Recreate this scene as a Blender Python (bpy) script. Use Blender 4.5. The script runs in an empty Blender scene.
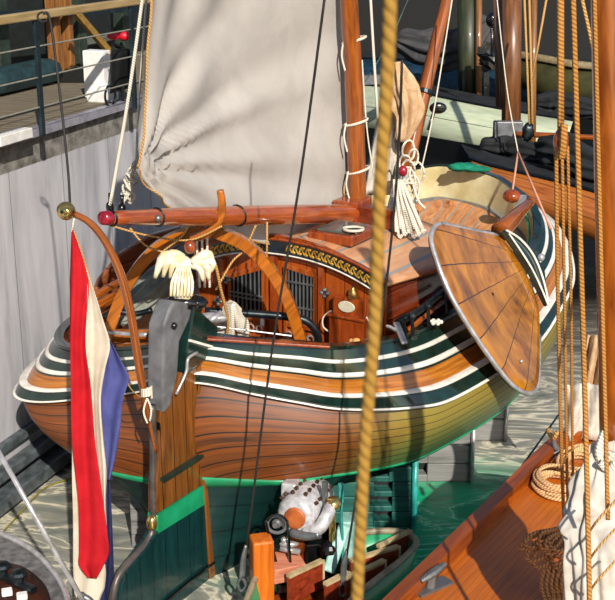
import bpy, bmesh, math, random
from mathutils import Vector as V, noise
random.seed(7)
PI = math.pi
col = bpy.context.scene.collection
# ------------------------------------------------------------------ view geometry
FPX, TH, CH = 1200.0, math.radians(18), 8.5
CAM = V((0, 0, CH))
FW = V((0, math.cos(TH), -math.sin(TH))); UP = V((0, math.sin(TH), math.cos(TH))); RT = V((1, 0, 0))
def ray(x, y): return RT*((x-307.5)/FPX) + UP*((300-y)/FPX) + FW
def az(x, y, z): d = ray(x, y); return CAM + d*((z-CH)/d.z)
def ay(x, y, Y): d = ray(x, y); return CAM + d*(Y/d.y)
def apl(x, y, P, n): d = ray(x, y); return CAM + d*((P-CAM).dot(n)/d.dot(n))
# barge frame: a = forward from sternpost, v = to starboard, z = up
PH = math.radians(60); CA, SA = math.cos(PH), math.sin(PH)
S0 = V((-1.372, 14.155, 0))
AX, VX, ZX = V((CA, SA, 0)), V((SA, -CA, 0)), V((0, 0, 1))
def w(a, v, z): return S0 + AX*a + VX*v + ZX*z
def apv(x, y, v): return apl(x, y, w(0, v, 0), VX)
def apa(x, y, a): return apl(x, y, w(a, 0, 0), AX)
# ------------------------------------------------------------------ object helpers
def tag(o, label=None, cat=None, group=None, kind=None):
    if label: o['label'] = label
    if cat: o['category'] = cat
    if group: o['group'] = group
    if kind: o['kind'] = kind
    return o
def thing(name, loc, label, cat, group=None):
    o = bpy.data.objects.new(name, None); col.objects.link(o); o.location = loc
    o.empty_display_size = .2
    return tag(o, label, cat, group)
def worg(p):
    s = V((0, 0, 0))
    while p is not None: s = s + p.location; p = p.parent
    return s
class MB:
    def __init__(s): s.v = []; s.f = []; s.uv = []; s.m = []
    def add(s, vs, fs, uvs=None, m=0):
        b = len(s.v); s.v += [V(p) for p in vs]
        s.uv += (uvs if uvs else [(0, 0)]*len(vs))
        for f in fs: s.f.append(tuple(b+i for i in f)); s.m.append(m)
        return s
    def box(s, c, sx, sy, sz, ax=V((1, 0, 0)), up=V((0, 0, 1)), m=0):
        ax = V(ax).normalized(); ay_ = V(up).cross(ax).normalized(); az_ = ax.cross(ay_).normalized()
        c = V(c); vs = [c+ax*(i*sx/2)+ay_*(j*sy/2)+az_*(k*sz/2) for i in (-1, 1) for j in (-1, 1) for k in (-1, 1)]
        return s.add(vs, [(0, 1, 3, 2), (4, 6, 7, 5), (0, 4, 5, 1), (2, 3, 7, 6), (0, 2, 6, 4), (1, 5, 7, 3)], m=m)
    def bar(s, p, q, wd, ht, up=V((0, 0, 1)), m=0):
        p, q = V(p), V(q); return s.box((p+q)/2, (q-p).length, wd, ht, q-p, up, m)
    def prism(s, pts, ext, m=0, uvf=None):
        pts = [V(p) for p in pts]; ext = V(ext); n = len(pts)
        vs = pts+[p+ext for p in pts]
        uv = [uvf(p) for p in vs] if uvf else None
        fs = [tuple(range(n-1, -1, -1)), tuple(range(n, 2*n))]+[(i, (i+1) % n, n+(i+1) % n, n+i) for i in range(n)]
        return s.add(vs, fs, uv, m)
    def tube(s, pts, r, seg=8, smooth=4, cap=True, m=0, flat=None):
        if smooth and len(pts) > 2: 
            if isinstance(r, (list, tuple)): r = crr(r, smooth)
            pts = cr(pts, smooth)
        pts = [V(p) for p in pts]; n = len(pts)
        if not isinstance(r, (list, tuple)): r = [r]*n
        if len(r) != n: r = [r[min(len(r)-1, int(i*len(r)/n))] for i in range(n)]
        T = [(pts[min(i+1, n-1)]-pts[max(i-1, 0)]).normalized() for i in range(n)]
        N = T[0].orthogonal().normalized() if flat is None else (V(flat)-T[0]*V(flat).dot(T[0])).normalized()
        vs, uv, L = [], [], 0
        for i in range(n):
            if i: L += (pts[i]-pts[i-1]).length
            N = (N-T[i]*N.dot(T[i]))
            N = N.normalized() if N.length > 1e-6 else T[i].orthogonal().normalized()
            B = T[i].cross(N)
            for k in range(seg+1):
                an = 2*PI*k/seg; vs.append(pts[i]+(N*math.cos(an)+B*math.sin(an))*r[i]); uv.append((k/seg, L))
        q = seg+1
        fs = [(i*q+k, i*q+k+1, (i+1)*q+k+1, (i+1)*q+k) for i in range(n-1) for k in range(seg)]
        if cap: fs += [tuple(range(seg-1, -1, -1)), tuple((n-1)*q+k for k in range(seg))]
        return s.add(vs, fs, uv, m)
    def lathe(s, base, ax, prof, seg=20, m=0, sc=(1, 1)):
        ax = V(ax).normalized(); N = ax.orthogonal().normalized(); B = ax.cross(N); base = V(base)
        if abs(ax.z) < .99: B = ax.cross(V((0, 0, 1))).normalized(); N = B.cross(ax)
        vs = []; uv = []
        for h, r in prof:
            for k in range(seg): an = 2*PI*k/seg; vs.append(base+ax*h+(N*math.cos(an)*sc[0]+B*math.sin(an)*sc[1])*max(r, 1e-4)); uv.append((k/seg, h))
        fs = [(i*seg+k, i*seg+(k+1) % seg, (i+1)*seg+(k+1) % seg, (i+1)*seg+k) for i in range(len(prof)-1) for k in range(seg)]
        fs += [tuple(range(seg-1, -1, -1)), tuple((len(prof)-1)*seg+k for k in range(seg))]
        return s.add(vs, fs, uv, m)
    def ball(s, c, r, sc=(1, 1, 1), seg=12, m=0, nz=0, fr=3):
        vs, fs = [], []; c = V(c)
        for i in range(seg+1):
            t = PI*i/seg
            for k in range(seg*2):
                p = 2*PI*k/(seg*2); d = V((math.sin(t)*math.cos(p), math.sin(t)*math.sin(p), math.cos(t)))
                q = 1+(noise.noise(d*fr+c)*nz if nz else 0)
                vs.append(c+V((d.x*sc[0], d.y*sc[1], d.z*sc[2]))*r*q)
        q = seg*2
        fs = [(i*q+k, (i+1)*q+k, (i+1)*q+(k+1) % q, i*q+(k+1) % q) for i in range(seg) for k in range(q)]
        return s.add(vs, fs, m=m)
    def grid(s, G, uvs=None, m=0, closed=False):
        nu, nv = len(G), len(G[0]); vs = [p for r in G for p in r]
        uv = [u for r in uvs for u in r] if uvs else [(j/(nv-1), i/(nu-1)) for i in range(nu) for j in range(nv)]
        fs = [(i*nv+j, i*nv+j+1, (i+1)*nv+j+1, (i+1)*nv+j) for i in range(nu-1) for j in range(nv-1)]
        return s.add(vs, fs, uv, m)
    def obj(s, name, mat, parent=None, smooth=False, bevel=0, solid=0, loc=None, sub=0, off=0):
        if parent is not None: org = worg(parent)
        elif loc is not None: org = V(loc)
        else:
            xs = [p.x for p in s.v]; ys = [p.y for p in s.v]; org = V(((min(xs)+max(xs))/2, (min(ys)+max(ys))/2, min(p.z for p in s.v)))
        me = bpy.data.meshes.new(name); me.from_pydata([p-org for p in s.v], [], s.f); 
        mats = mat if isinstance(mat, (list, tuple)) else [mat]
        for mm in mats: me.materials.append(mm)
        uvl = me.uv_layers.new(name='uv')
        for l in me.loops: uvl.data[l.index].uv = s.uv[l.vertex_index]
        for p, mi in zip(me.polygons, s.m): p.material_index = mi; p.use_smooth = smooth
        bm = bmesh.new(); bm.from_mesh(me)
        bmesh.ops.dissolve_degenerate(bm, dist=1e-6, edges=bm.edges); 
        bmesh.ops.recalc_face_normals(bm, faces=bm.faces); bm.to_mesh(me); bm.free()
        o = bpy.data.objects.new(name, me); col.objects.link(o)
        if parent is not None: o.parent = parent
        else: o.location = org
        if solid: md = o.modifiers.new('s', 'SOLIDIFY'); md.thickness = solid; md.offset = off
        if bevel: md = o.modifiers.new('b', 'BEVEL'); md.width = bevel; md.segments = 2; md.limit_method = 'ANGLE'
        if sub: md = o.modifiers.new('u', 'SUBSURF'); md.levels = sub; md.render_levels = sub
        return o
def cr(P, k):
    P = [V(p) for p in P]; out = []
    for i in range(len(P)-1):
        a, b, c, d = P[max(i-1, 0)], P[i], P[i+1], P[min(i+2, len(P)-1)]
        for j in range(k):
            t = j/k; out.append(.5*((2*b)+(c-a)*t+(2*a-5*b+4*c-d)*t*t+(3*b-a-3*c+d)*t**3))
    return out+[P[-1]]
def crr(R, k): return [p.x for p in cr([V((r, 0, 0)) for r in R], k)]
def crc(P, k):   # closed
    n = len(P); out = []
    for i in range(n):
        a, b, c, d = P[i-1], P[i], P[(i+1) % n], P[(i+2) % n]
        for j in range(k):
            t = j/k; out.append(.5*((2*b)+(c-a)*t+(2*a-5*b+4*c-d)*t*t+(3*b-a-3*c+d)*t**3))
    return out
# ------------------------------------------------------------------ materials
def rgb(h):
    h = h.lstrip('#'); c = [int(h[i:i+2], 16)/255 for i in (0, 2, 4)]
    return tuple((x/12.92 if x < .04045 else ((x+.055)/1.055)**2.4) for x in c)+(1,)
class N:
    def __init__(s, name):
        s.mat = bpy.data.materials.new(name); s.mat.use_nodes = True; s.t = s.mat.node_tree; s.n = s.t.nodes; s.b = s.n['Principled BSDF']
    def new(s, t, **k):
        x = s.n.new(t)
        for a, b in k.items(): setattr(x, a, b)
        return x
    def lk(s, a, b): s.t.links.new(a, b)
    def math(s, op, a, b=None):
        x = s.new('ShaderNodeMath', operation=op)
        for i, q in enumerate((a, b)):
            if q is None: continue
            if isinstance(q, (int, float)): x.inputs[i].default_value = q
            else: s.lk(q, x.inputs[i])
        return x.outputs[0]
    def dot(s, vec, d):
        x = s.new('ShaderNodeVectorMath', operation='DOT_PRODUCT'); s.lk(vec, x.inputs[0]); x.inputs[1].default_value = d; return x.outputs['Value']
    def mix(s, f, a, b):
        x = s.new('ShaderNodeMix', data_type='RGBA')
        for i, q in ((0, f), (6, a), (7, b)):
            if isinstance(q, (int, float, tuple)): x.inputs[i].default_value = q
            else: s.lk(q, x.inputs[i])
        return x.outputs[2]
    def noise(s, vec, sc, det=4, rough=.55, dist=0):
        x = s.new('ShaderNodeTexNoise'); x.inputs['Scale'].default_value = sc; x.inputs['Detail'].default_value = det
        x.inputs['Roughness'].default_value = rough; x.inputs['Distortion'].default_value = dist
        if vec is not None: s.lk(vec, x.inputs['Vector'])
        return x.outputs['Fac']
    def ramp(s, f, stops):
        x = s.new('ShaderNodeValToRGB'); s.lk(f, x.inputs[0]); e = x.color_ramp.elements
        while len(e) < len(stops): e.new(.5)
        for q, (p, c) in zip(e, stops): q.position = p; q.color = c if isinstance(c, tuple) else (c, c, c, 1)
        return x.outputs[0]
    def fin(s, c=None, rough=.5, metal=0, coat=0, spec=.5, bump=None, bs=.3, bd=.01):
        b = s.b.inputs
        if c is not None:
            if isinstance(c, tuple): b['Base Color'].default_value = c
            else: s.lk(c, b['Base Color'])
        if isinstance(rough, (int, float)): b['Roughness'].default_value = rough
        else: s.lk(rough, b['Roughness'])
        b['Metallic'].default_value = metal; b['Coat Weight'].default_value = coat; b['Coat Roughness'].default_value = .08
        b['Specular IOR Level'].default_value = spec
        if bump is not None:
            x = s.new('ShaderNodeBump'); x.inputs['Strength'].default_value = bs; x.inputs['Distance'].default_value = bd
            s.lk(bump, x.inputs['Height']); s.lk(x.outputs[0], b['Normal'])
        return s.mat
def plain(name, c1, c2=None, sc=6, rough=.5, metal=0, coat=0, bs=.2, bd=.01, det=4, lo=.35, hi=.65, bsc=None, spec=.5):
    n = N(name); co = n.new('ShaderNodeTexCoord').outputs['Object']; c1 = rgb(c1); c2 = rgb(c2) if c2 else tuple(x*.75 for x in c1[:3])+(1,)
    f = n.noise(co, sc, det); c = n.ramp(f, [(lo, c1), (hi, c2)])
    return n.fin(c, rough, metal, coat, spec, bump=n.noise(co, bsc or sc*4, 3) if bs else None, bs=bs, bd=bd)
def wood(name, c1, c2, g=(1, 0, 0), p=(0, 1, 0), width=0, seam='1a1008', sw=.03, rough=.3, coat=.4, src='Object', gs=1.2, vary=.35, bs=.15, off=0.0, knots=0.0, gc=14, water_reflect=False):
    n = N(name); co = n.new('ShaderNodeTexCoord').outputs['UV' if src == 'UV' else 'Object']
    g = V(g).normalized(); p = V(p).normalized(); q = g.cross(p).normalized() if g.cross(p).length > 1e-4 else g.orthogonal()
    dg, dp, dq = n.dot(co, g), n.dot(co, p), n.dot(co, q)
    cm = n.new('ShaderNodeCombineXYZ'); n.lk(n.math('MULTIPLY', dg, gs), cm.inputs[0]); n.lk(n.math('MULTIPLY', dp, gc), cm.inputs[1]); n.lk(n.math('MULTIPLY', dq, gc), cm.inputs[2])
    vec = cm.outputs[0]; c1, c2 = rgb(c1), rgb(c2); h = None
    if width:
        k = n.math('ADD', n.math('DIVIDE', dp, width), off); fl = n.math('FLOOR', k); fr = n.math('FRACT', k)
        wn = n.new('ShaderNodeTexWhiteNoise', noise_dimensions='1D'); n.lk(fl, wn.inputs['W'])
        ad = n.new('ShaderNodeVectorMath', operation='ADD'); n.lk(vec, ad.inputs[0]); n.lk(wn.outputs['Color'], ad.inputs[1])
        sc_ = n.new('ShaderNodeVectorMath', operation='SCALE'); n.lk(wn.outputs['Color'], sc_.inputs[0]); sc_.inputs['Scale'].default_value = 30
        n.lk(sc_.outputs[0], ad.inputs[1]); vec = ad.outputs[0]
    f = n.noise(vec, 1, 5, .6, .6)
    c = n.ramp(f, [(.3, c2), (.68, c1)])
    if width:
        dk = tuple(x*(1-vary) for x in c1[:3])+(1,)
        c = n.mix(n.math('MULTIPLY', wn.outputs['Value'], .6), c, dk)
        m = n.math('LESS_THAN', n.math('ABSOLUTE', n.math('SUBTRACT', fr, .5)), .5-sw/2)
        c = n.mix(m, rgb(seam), c)
        h = n.math('ADD', m, n.math('MULTIPLY', f, .25))
    else: h = f
    if knots:
        kf = n.noise(co, 2.2, 3, .6); c = n.mix(n.math('MULTIPLY', n.ramp(kf, [(.45, 0.), (.7, 1.)]), knots), c, tuple(x*.35 for x in c2[:3])+(1,))
    if water_reflect:   # green water reflection painted into the starboard hull colour near the waterline
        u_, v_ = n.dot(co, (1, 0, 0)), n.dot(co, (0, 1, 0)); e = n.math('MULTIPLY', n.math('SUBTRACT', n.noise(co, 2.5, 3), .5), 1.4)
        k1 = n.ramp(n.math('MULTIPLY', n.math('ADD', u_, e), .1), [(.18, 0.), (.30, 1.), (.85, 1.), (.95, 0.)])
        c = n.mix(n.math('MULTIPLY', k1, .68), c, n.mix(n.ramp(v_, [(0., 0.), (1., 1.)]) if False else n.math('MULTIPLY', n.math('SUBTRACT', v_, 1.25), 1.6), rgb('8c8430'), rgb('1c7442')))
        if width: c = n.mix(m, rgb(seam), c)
    return n.fin(c, rough, 0, coat, bump=h, bs=bs, bd=.01)
def rope_mat(name, c1, c2, turns=1.0, pitch=.05, rough=.8):
    n = N(name); uv = n.new('ShaderNodeTexCoord').outputs['UV']
    k = n.math('ADD', n.math('MULTIPLY', n.dot(uv, (1, 0, 0)), turns), n.math('DIVIDE', n.dot(uv, (0, 1, 0)), pitch))
    tri = n.math('ABSOLUTE', n.math('SUBTRACT', n.math('FRACT', k), .5))
    c = n.ramp(tri, [(.05, rgb(c2)), (.3, rgb(c1))])
    h = n.math('SUBTRACT', .5, n.math('MULTIPLY', n.math('SUBTRACT', .5, tri), n.math('SUBTRACT', .5, tri)))
    return n.fin(c, rough, bump=h, bs=1, bd=.012)
m_hull = wood('varnished_hull_oak', '8a4608', '381a04', src='UV', width=.105, seam='140804', sw=.09, rough=.55, coat=.3, gs=.8, vary=.5, gc=30, water_reflect=True)
m_strake = wood('golden_strake', 'b8762c', '7c3f10', src='UV', p=(0, 1, 0), rough=.2, coat=.6, gs=1, gc=20)
m_green_black = plain('black_green_paint', '10201c', '16302a', rough=.12, coat=.7, bs=0)
m_white = plain('white_paint', 'e9e4da', 'd2ccc0', rough=.25, coat=.4, bs=0)
m_boot = plain('green_boot_top', '1f9a68', '12784c', sc=2, rough=.3, coat=.3, bs=0)
m_anti = wood('teal_antifouling', '123634', '0a2424', src='UV', width=.22, seam='081c1a', sw=.06, rough=.4, coat=.2, gs=1)
m_teak = wood('teak_deck', 'cf9466', '9a5a30', g=AX, p=VX, width=.3, seam='8b8a84', sw=.1, rough=.4, coat=.15, vary=.25, gs=2)
m_roof = wood('teak_roof', 'd8a47c', 'b07850', g=AX, p=VX, width=.36, seam='8b8f8c', sw=.12, rough=.4, coat=.15, vary=.2, gs=2)
m_cream = plain('cream_bulwark', 'd9d0a8', 'b9a878', sc=2, rough=.35, coat=.3, bs=.05)
m_mahog = wood('red_mahogany', 'a04a1c', '6a260c', g=(0, 0, 1), p=VX, rough=.2, coat=.6, gs=2)
m_mahog_h = wood('mahogany_panels', 'b45820', '7a300e', g=(0, 0, 1), p=VX, width=.3, sw=.04, rough=.22, coat=.5, gs=2, seam='4a1a08')
m_capwood = wood('cap_rail_wood', 'a8572a', '6a2c12', src='UV', g=(1, 0, 0), rough=.25, coat=.5)
m_spar = wood('spar_varnish', 'a0561a', '68300c', src='UV', g=(0, 1, 0), p=(1, 0, 0), rough=.18, coat=.7, gs=1.5, gc=8)
m_boom = wood('boom_varnish', 'ae5422', '78300f', src='UV', g=(0, 1, 0), p=(1, 0, 0), rough=.15, coat=.8, gs=1.5, gc=6)
m_bent = wood('bent_ash', 'bc6a1c', '78400e', g=(1, 0, 1), p=(0, 1, 0), rough=.25, coat=.5)
m_lee = wood('leeboard_oak', 'c07c1c', '7c400a', src='UV', g=(0, 1, 0), p=(1, 0, 0), width=.19, seam='3a1c06', sw=.035, rough=.18, coat=.8, gs=5, gc=5, vary=.25, knots=.85, off=.3)
m_iron = plain('dark_iron', '3c4448', '22282a', rough=.35, metal=.8, bs=.2)
m_galv = plain('galvanised_iron', '8c8f90', '6a6c6e', sc=5, rough=.4, metal=.7, bs=.3)
m_steelg = plain('grey_painted_iron', '77787c', '5c5d60', sc=5, rough=.45, metal=.2, bs=.2)
m_rim = plain('worn_steel_rim', 'c2c0c4', '9a9896', sc=8, rough=.3, metal=.5, bs=.1)
m_brass = plain('brass', 'd8bc7a', 'a98a4a', rough=.2, metal=.9, bs=.05)
m_black = plain('black_gloss', '101214', '08090a', rough=.2, coat=.5, bs=0)
m_red = plain('crimson_paint', '9c1c30', '7a1022', rough=.25, coat=.5, bs=0)
m_gold = plain('gold_leaf', 'e2bc5a', 'b98a30', rough=.3, metal=.6, bs=.1)
m_carve = plain('gilded_white_carving', 'f0eadc', 'd8c490', sc=9, rough=.4, bs=.4, bsc=25)
m_window = plain('dark_window_glass', '161b1e', '0c0f12', rough=.05, spec=.8, bs=0)
m_rope_w = rope_mat('white_rope', 'e4dccb', '9c9384', 2, .03)
m_rope_t = rope_mat('tan_rope', 'c99a58', '7c5626', 2, .04)
m_rope_g = rope_mat('golden_hemp', 'b47c34', '7c4c14', 2, .03)
m_rope_big = rope_mat('thick_hemp_hawser', 'a47c2e', '906a26', 2, .03)
m_rope_b = plain('black_line', '24201f', '15120f', rough=.7, bs=0)
m_line_g = plain('green_grey_line', '3c5850', '2a423c', rough=.7, bs=0)
def cloth(name, c1, c2, sc=1.5, trans=.0):
    n = N(name); co = n.new('ShaderNodeTexCoord').outputs['Object']
    f = n.noise(co, sc, 6, .6, .5); c = n.ramp(f, [(.35, rgb(c1)), (.7, rgb(c2))])
    wv = n.noise(co, 90, 2)
    n.fin(c, .85, bump=wv, bs=.12, bd=.004, spec=.2)
    if trans:
        tr = n.new('ShaderNodeBsdfTranslucent'); n.lk(c, tr.inputs[0]); mx = n.new('ShaderNodeMixShader'); mx.inputs[0].default_value = trans
        n.lk(n.b.outputs[0], mx.inputs[1]); n.lk(tr.outputs[0], mx.inputs[2]); n.lk(mx.outputs[0], n.n['Material Output'].inputs[0])
    return n.mat
m_sail = cloth('canvas_sail', 'bcb7b2', 'a8a39e', 1.2, .12)
m_sailw = cloth('white_canvas', 'd2cbc0', 'a89e90', 5)
m_tancloth = cloth('tan_sailcloth', 'd0b08c', 'a07c58', 4)
m_tarp_dk = cloth('dark_grey_tarp', '2a2d30', '15181a', 2)
m_tarp_gr = cloth('grey_green_tarp', '8c8f84', '5c6258', 3)
m_tarp_ol = cloth('olive_tarp', '3e3c20', '2a2a18', 2)
m_fred = cloth('flag_red', 'c8202a', 'b01420', 3, .2); m_fwhite = cloth('flag_white', 'e2d8c8', 'cdbfa8', 3, .2); m_fblue = cloth('flag_blue', '5a5e9c', '444a84', 3, .2)
m_greenbag = cloth('green_bag', '1c8468', '0f5844', 3)

# ------------------------------------------------------------------ setting: water, quay, shed, far backdrop
def water_mat():
    n = N('harbour_water'); co = n.new('ShaderNodeTexCoord').outputs['Object']
    mp = n.new('ShaderNodeMapping'); n.lk(co, mp.inputs[0]); mp.inputs['Scale'].default_value = (.5, 1.1, 1)
    f = n.noise(mp.outputs[0], .8, 6, .55, 3.2)
    f2 = n.noise(mp.outputs[0], .5, 4, .5, 3.5)
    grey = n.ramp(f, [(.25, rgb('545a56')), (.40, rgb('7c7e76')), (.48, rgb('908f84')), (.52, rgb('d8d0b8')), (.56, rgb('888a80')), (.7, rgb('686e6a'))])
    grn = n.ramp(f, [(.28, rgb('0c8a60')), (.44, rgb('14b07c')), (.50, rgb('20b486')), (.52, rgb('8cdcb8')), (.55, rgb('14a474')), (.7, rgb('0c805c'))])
    # the green tint lies around the inner berth
    ds = n.new('ShaderNodeVectorMath', operation='DISTANCE'); n.lk(co, ds.inputs[0]); ds.inputs[1].default_value = (1.9, 14.9, 0)
    k = n.math('ADD', n.math('DIVIDE', ds.outputs['Value'], 4.6), n.math('MULTIPLY', f2, .5))
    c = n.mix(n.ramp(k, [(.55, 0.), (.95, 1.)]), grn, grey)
    dk = n.dot(co, (0, 1, 0)); c = n.mix(n.ramp(n.math('DIVIDE', dk, 40), [(.5, 0.), (.66, 1.)]), c, rgb('0e1414'))  # far water darkened in its colour for the shaded background
    return n.fin(c, .3, spec=.35, bump=f, bs=.35, bd=.1)
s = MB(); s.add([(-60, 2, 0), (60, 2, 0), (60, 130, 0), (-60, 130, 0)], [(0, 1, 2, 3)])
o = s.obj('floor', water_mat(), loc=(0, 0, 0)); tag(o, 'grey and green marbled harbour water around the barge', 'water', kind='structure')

QD = V((.3436, .939, 0)); QN = V((.939, -.3436, 0)); Q0 = V((-4.62, 16.19, 0))   # quay line and its outward side
def qp(x, y, off=0): return apl(x, y, Q0-QN*off, QN)
QZ = 5.32
def wall_mat():
    n = N('pale_quay_concrete'); co = n.new('ShaderNodeTexCoord').outputs['Object']
    mp = n.new('ShaderNodeMapping'); n.lk(co, mp.inputs[0]); mp.inputs['Scale'].default_value = (1.6, 1.6, .25)
    f = n.noise(mp.outputs[0], 1.6, 6, .6, .4); c = n.ramp(f, [(.3, rgb('8f9096')), (.5, rgb('b4b3b8')), (.7, rgb('c6c4c8'))])
    z = n.dot(co, (0, 0, 1)); f3 = n.noise(co, 5, 6, .7)
    band = n.ramp(z, [(0., 0.), (1., 1.)]); mk = n.math('GREATER_THAN', z, QZ-.42)
    c = n.mix(mk, c, n.ramp(f3, [(.35, rgb('55524c')), (.6, rgb('8f8c86'))]))
    gs = n.math('LESS_THAN', n.math('FRACT', n.math('DIVIDE', n.dot(co, tuple(QD)), 1.45)), .012)
    c = n.mix(gs, c, rgb('77787c'))
    return n.fin(c, .6, bump=f3, bs=.25, bd=.02)
s = MB(); a, b = Q0-QD*9, Q0+QD*13
s.prism([a, b, b+V((0, 0, QZ)), a+V((0, 0, QZ))], -QN*.5)
o = s.obj('wall_left', wall_mat(), loc=(0, 0, 0)); tag(o, 'pale grey quay wall with dirty band below its deck', 'wall', kind='structure')
s = MB(); dm = wood('weathered_quay_boards', '8c7f68', '5a5042', g=QN, p=QD, width=.16, seam='1c1a17', sw=.12, rough=.8, coat=0)
s.prism([a+V((0, 0, QZ)), b+V((0, 0, QZ)), b-QN*9+V((0, 0, QZ)), a-QN*9+V((0, 0, QZ))], V((0, 0, .08)))
o = s.obj('floor_quay', dm, loc=(0, 0, 0)); tag(o, 'weathered grey board deck on top of the quay', 'floor', kind='structure')
s = MB(); s.bar(a+QN*.04+V((0, 0, QZ+.06)), b+QN*.04+V((0, 0, QZ+.06)), .16, .12)
o = s.obj('trim_1', plain('pale_edge_strip', 'a9a8b4', '8c8b96', rough=.4, metal=.3), loc=(0, 0, 0)); tag(o, 'pale metal edge strip along the top of the quay', 'trim', kind='structure')
lm = plain('blue_grey_ledge', '5c6468', '3e4548', rough=.4, bs=.1)
for i, (z, d, h) in enumerate(((.9, .12, .16), (.55, .22, .16), (.2, .34, .22))):
    s = MB(); s.bar(a+QN*d/2+V((0, 0, z)), b+QN*d/2+V((0, 0, z)), d, h)
    o = s.obj('trim_%d' % (i+2), lm, loc=(0, 0, 0), bevel=.03); tag(o, None, None, kind='structure')
# dark far backdrop, added to block the sky and its reflections
m_dark = wood('dark_backdrop_boards', '070808', '030404', g=(0, 0, 1), p=(1, 0, 0), width=.6, seam='050606', sw=.08, rough=.8, coat=0)
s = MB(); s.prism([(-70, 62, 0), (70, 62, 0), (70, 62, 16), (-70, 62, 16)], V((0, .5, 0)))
o = s.obj('wall_added_backdrop', m_dark, loc=(0, 0, 0)); tag(o, 'added dark boarded backdrop wall far behind the boats', 'wall', kind='structure')
# quay-side shed frame at top left
qb = lambda x, y, off: (lambda p: p)(apl(x, y, Q0-QN*off, QN))
m_timber = wood('old_timber', 'a06a34', '5c3614', g=(0, 0, 1), p=(1, 0, 0), rough=.6, coat=0)
s = MB(); dg = V((0, 0, 1))
p0, p1 = Q0-QN*3.4-QD*4, Q0-QN*3.4+QD*14
s.prism([p0+dg*QZ, p1+dg*QZ, p1+dg*10, p0+dg*10], -QN*.3)
o = s.obj('wall_shed', plain('dark_green_shed_boards', '141e1e', '0a1010', rough=.8), loc=(0, 0, 0)); tag(o, 'dark green shed wall behind the quay deck', 'wall', kind='structure')
def on_deck(x, y): return az(x, y, QZ+.08)
# ---- railing
P1, P2 = on_deck(43, 136), on_deck(135, 108)
rd = (P2-P1).normalized(); rd.z = 0
rl = thing('quay_railing', P1, 'steel railing with wooden handrail and wire cables along the quay edge', 'railing')
m_post = plain('blue_black_post_paint', '1f3038', '141f26', rough=.35)
for k, P in enumerate((P1-(P2-P1), P1, P2, P2+(P2-P1))):
    MB().box(P+V((0, 0, .83)), .09, .05, 1.66, rd).obj('post', m_post, rl, bevel=.006)
ra, rb_ = P1-(P2-P1)*1.6, P2+(P2-P1)*1.2
s = MB(); s.bar(ra+V((0, 0, 1.7)), rb_+V((0, 0, 1.7)), .11, .12); s.obj('handrail', wood('pale_handrail', 'b49c70', '8c7448', g=rd, p=(0, 0, 1), rough=.5, coat=.1), rl, bevel=.02)
for h in (.42, .84, 1.27):
    MB().tube([ra+V((0, 0, h)), rb_+V((0, 0, h))], .012, 6, 0).obj('cable', plain('pale_cable_%d' % (h*100), 'b0aa98', rough=.4, metal=.4, bs=0), rl)
# ---- things on the quay
p = on_deck(98, 100)
t = thing('foam_box', p, 'white stepped foam box standing on the quay deck', 'box')
m_foam = plain('white_foam', 'e8e6e2', 'd2d0cc', rough=.8, bs=.3, bsc=60)
s = MB(); s.box(p+V((-.02, .2, .42)), .26, .4, .8, rd); s.box(p+V((.1, -.1, .09)), .4, .4, .18, rd); s.box(p+V((.1, -.02, .2)), .34, .3, .1, rd); s.obj('body', m_foam, t, bevel=.015)
p = on_deck(12, 141); s = MB(); s.box(p+V((0, 0, .06)), .8, .18, .14, rd); tag(s.obj('foam_block', m_foam, bevel=.01), 'low white block lying at the quay edge on the far left', 'block')
p = on_deck(120, 104)
t = thing('push_cart', p, 'black folded cart with a red top on the quay deck', 'cart')
s = MB()
for dx in (-.28, .28):
    s.tube([p+rd*dx+V((0, 0, .02+.22)), p+rd*dx*.5+V((0, 0, 1.0))], .03, 6, 0)
s.tube([p+rd*-.28+V((0, 0, .24)), p+rd*.28+V((0, 0, .24))], .03, 6, 0); s.tube([p+rd*-.16+V((0, 0, 1.0)), p+rd*.2+V((0, 0, .9))], .04, 6, 0)
s.obj('frame', m_black, t)
MB().box(p+V((.03, 0, .6)), .42, .2, .62, rd, V((.15, 0, 1))).obj('bag', cloth('black_cloth', '16181a', '0c0d0e'), t, bevel=.05)
for dx in (-.27, .27):
    s = MB(); s.tube([p+rd*(dx+.17*math.cos(i*PI/8))+V((0, -.12, .19+.17*math.sin(i*PI/8))) for i in range(17)], .022, 6, 0); s.obj('wheel', m_black, t)
s = MB(); s.ball(p+V((-.05, 0, 1.12)), .1, (1.1, .8, .7)); s.ball(p+V((.12, 0, 1.12)), .1, (1, .8, .8)); s.obj('red_gloves', plain('red_plastic', 'c81428', rough=.4, bs=0), t, smooth=True)['label'] = 'red pair of gloves on top of cart'
# shed posts and beams
for (x0, x1, yt, lb) in ((52, 64, 60, 'left broad orange timber post of the shed'), (66, 76, 62, 'second orange timber post right beside the broad one'),):
    c = apl((x0+x1)/2, 100, Q0-QN*2.7, QN); wd = (x1-x0)/1200*20; s = MB(); s.box(V((c.x, c.y, QZ+1.4)), wd, .2, 2.6, rd)
    tag(s.obj('timber_post', m_timber, bevel=.01), lb, 'post')
for (x, lb) in ((3, 'dark shed pillar at the far left edge'), (81, 'dark shed pillar between the timber posts and the white box'), (125, 'dark green shed pillar near the sail')):
    c = apl(x, 90, Q0-QN*2.9, QN); s = MB(); s.box(V((c.x, c.y, QZ+2.2)), .32, .24, 4.3, rd); tag(s.obj('shed_pillar', plain('dark_green_pillar_%d' % x, '2c3a30', '1c2622', rough=.6), bevel=.01), lb, 'pillar')
s = MB(); s.bar(apl(-20, 16, Q0-QN*2.5, QN), apl(140, 8, Q0-QN*2.5, QN), .14, .14); tag(s.obj('shed_beam', m_post), 'dark horizontal beam over the shed posts', 'beam')
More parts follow.
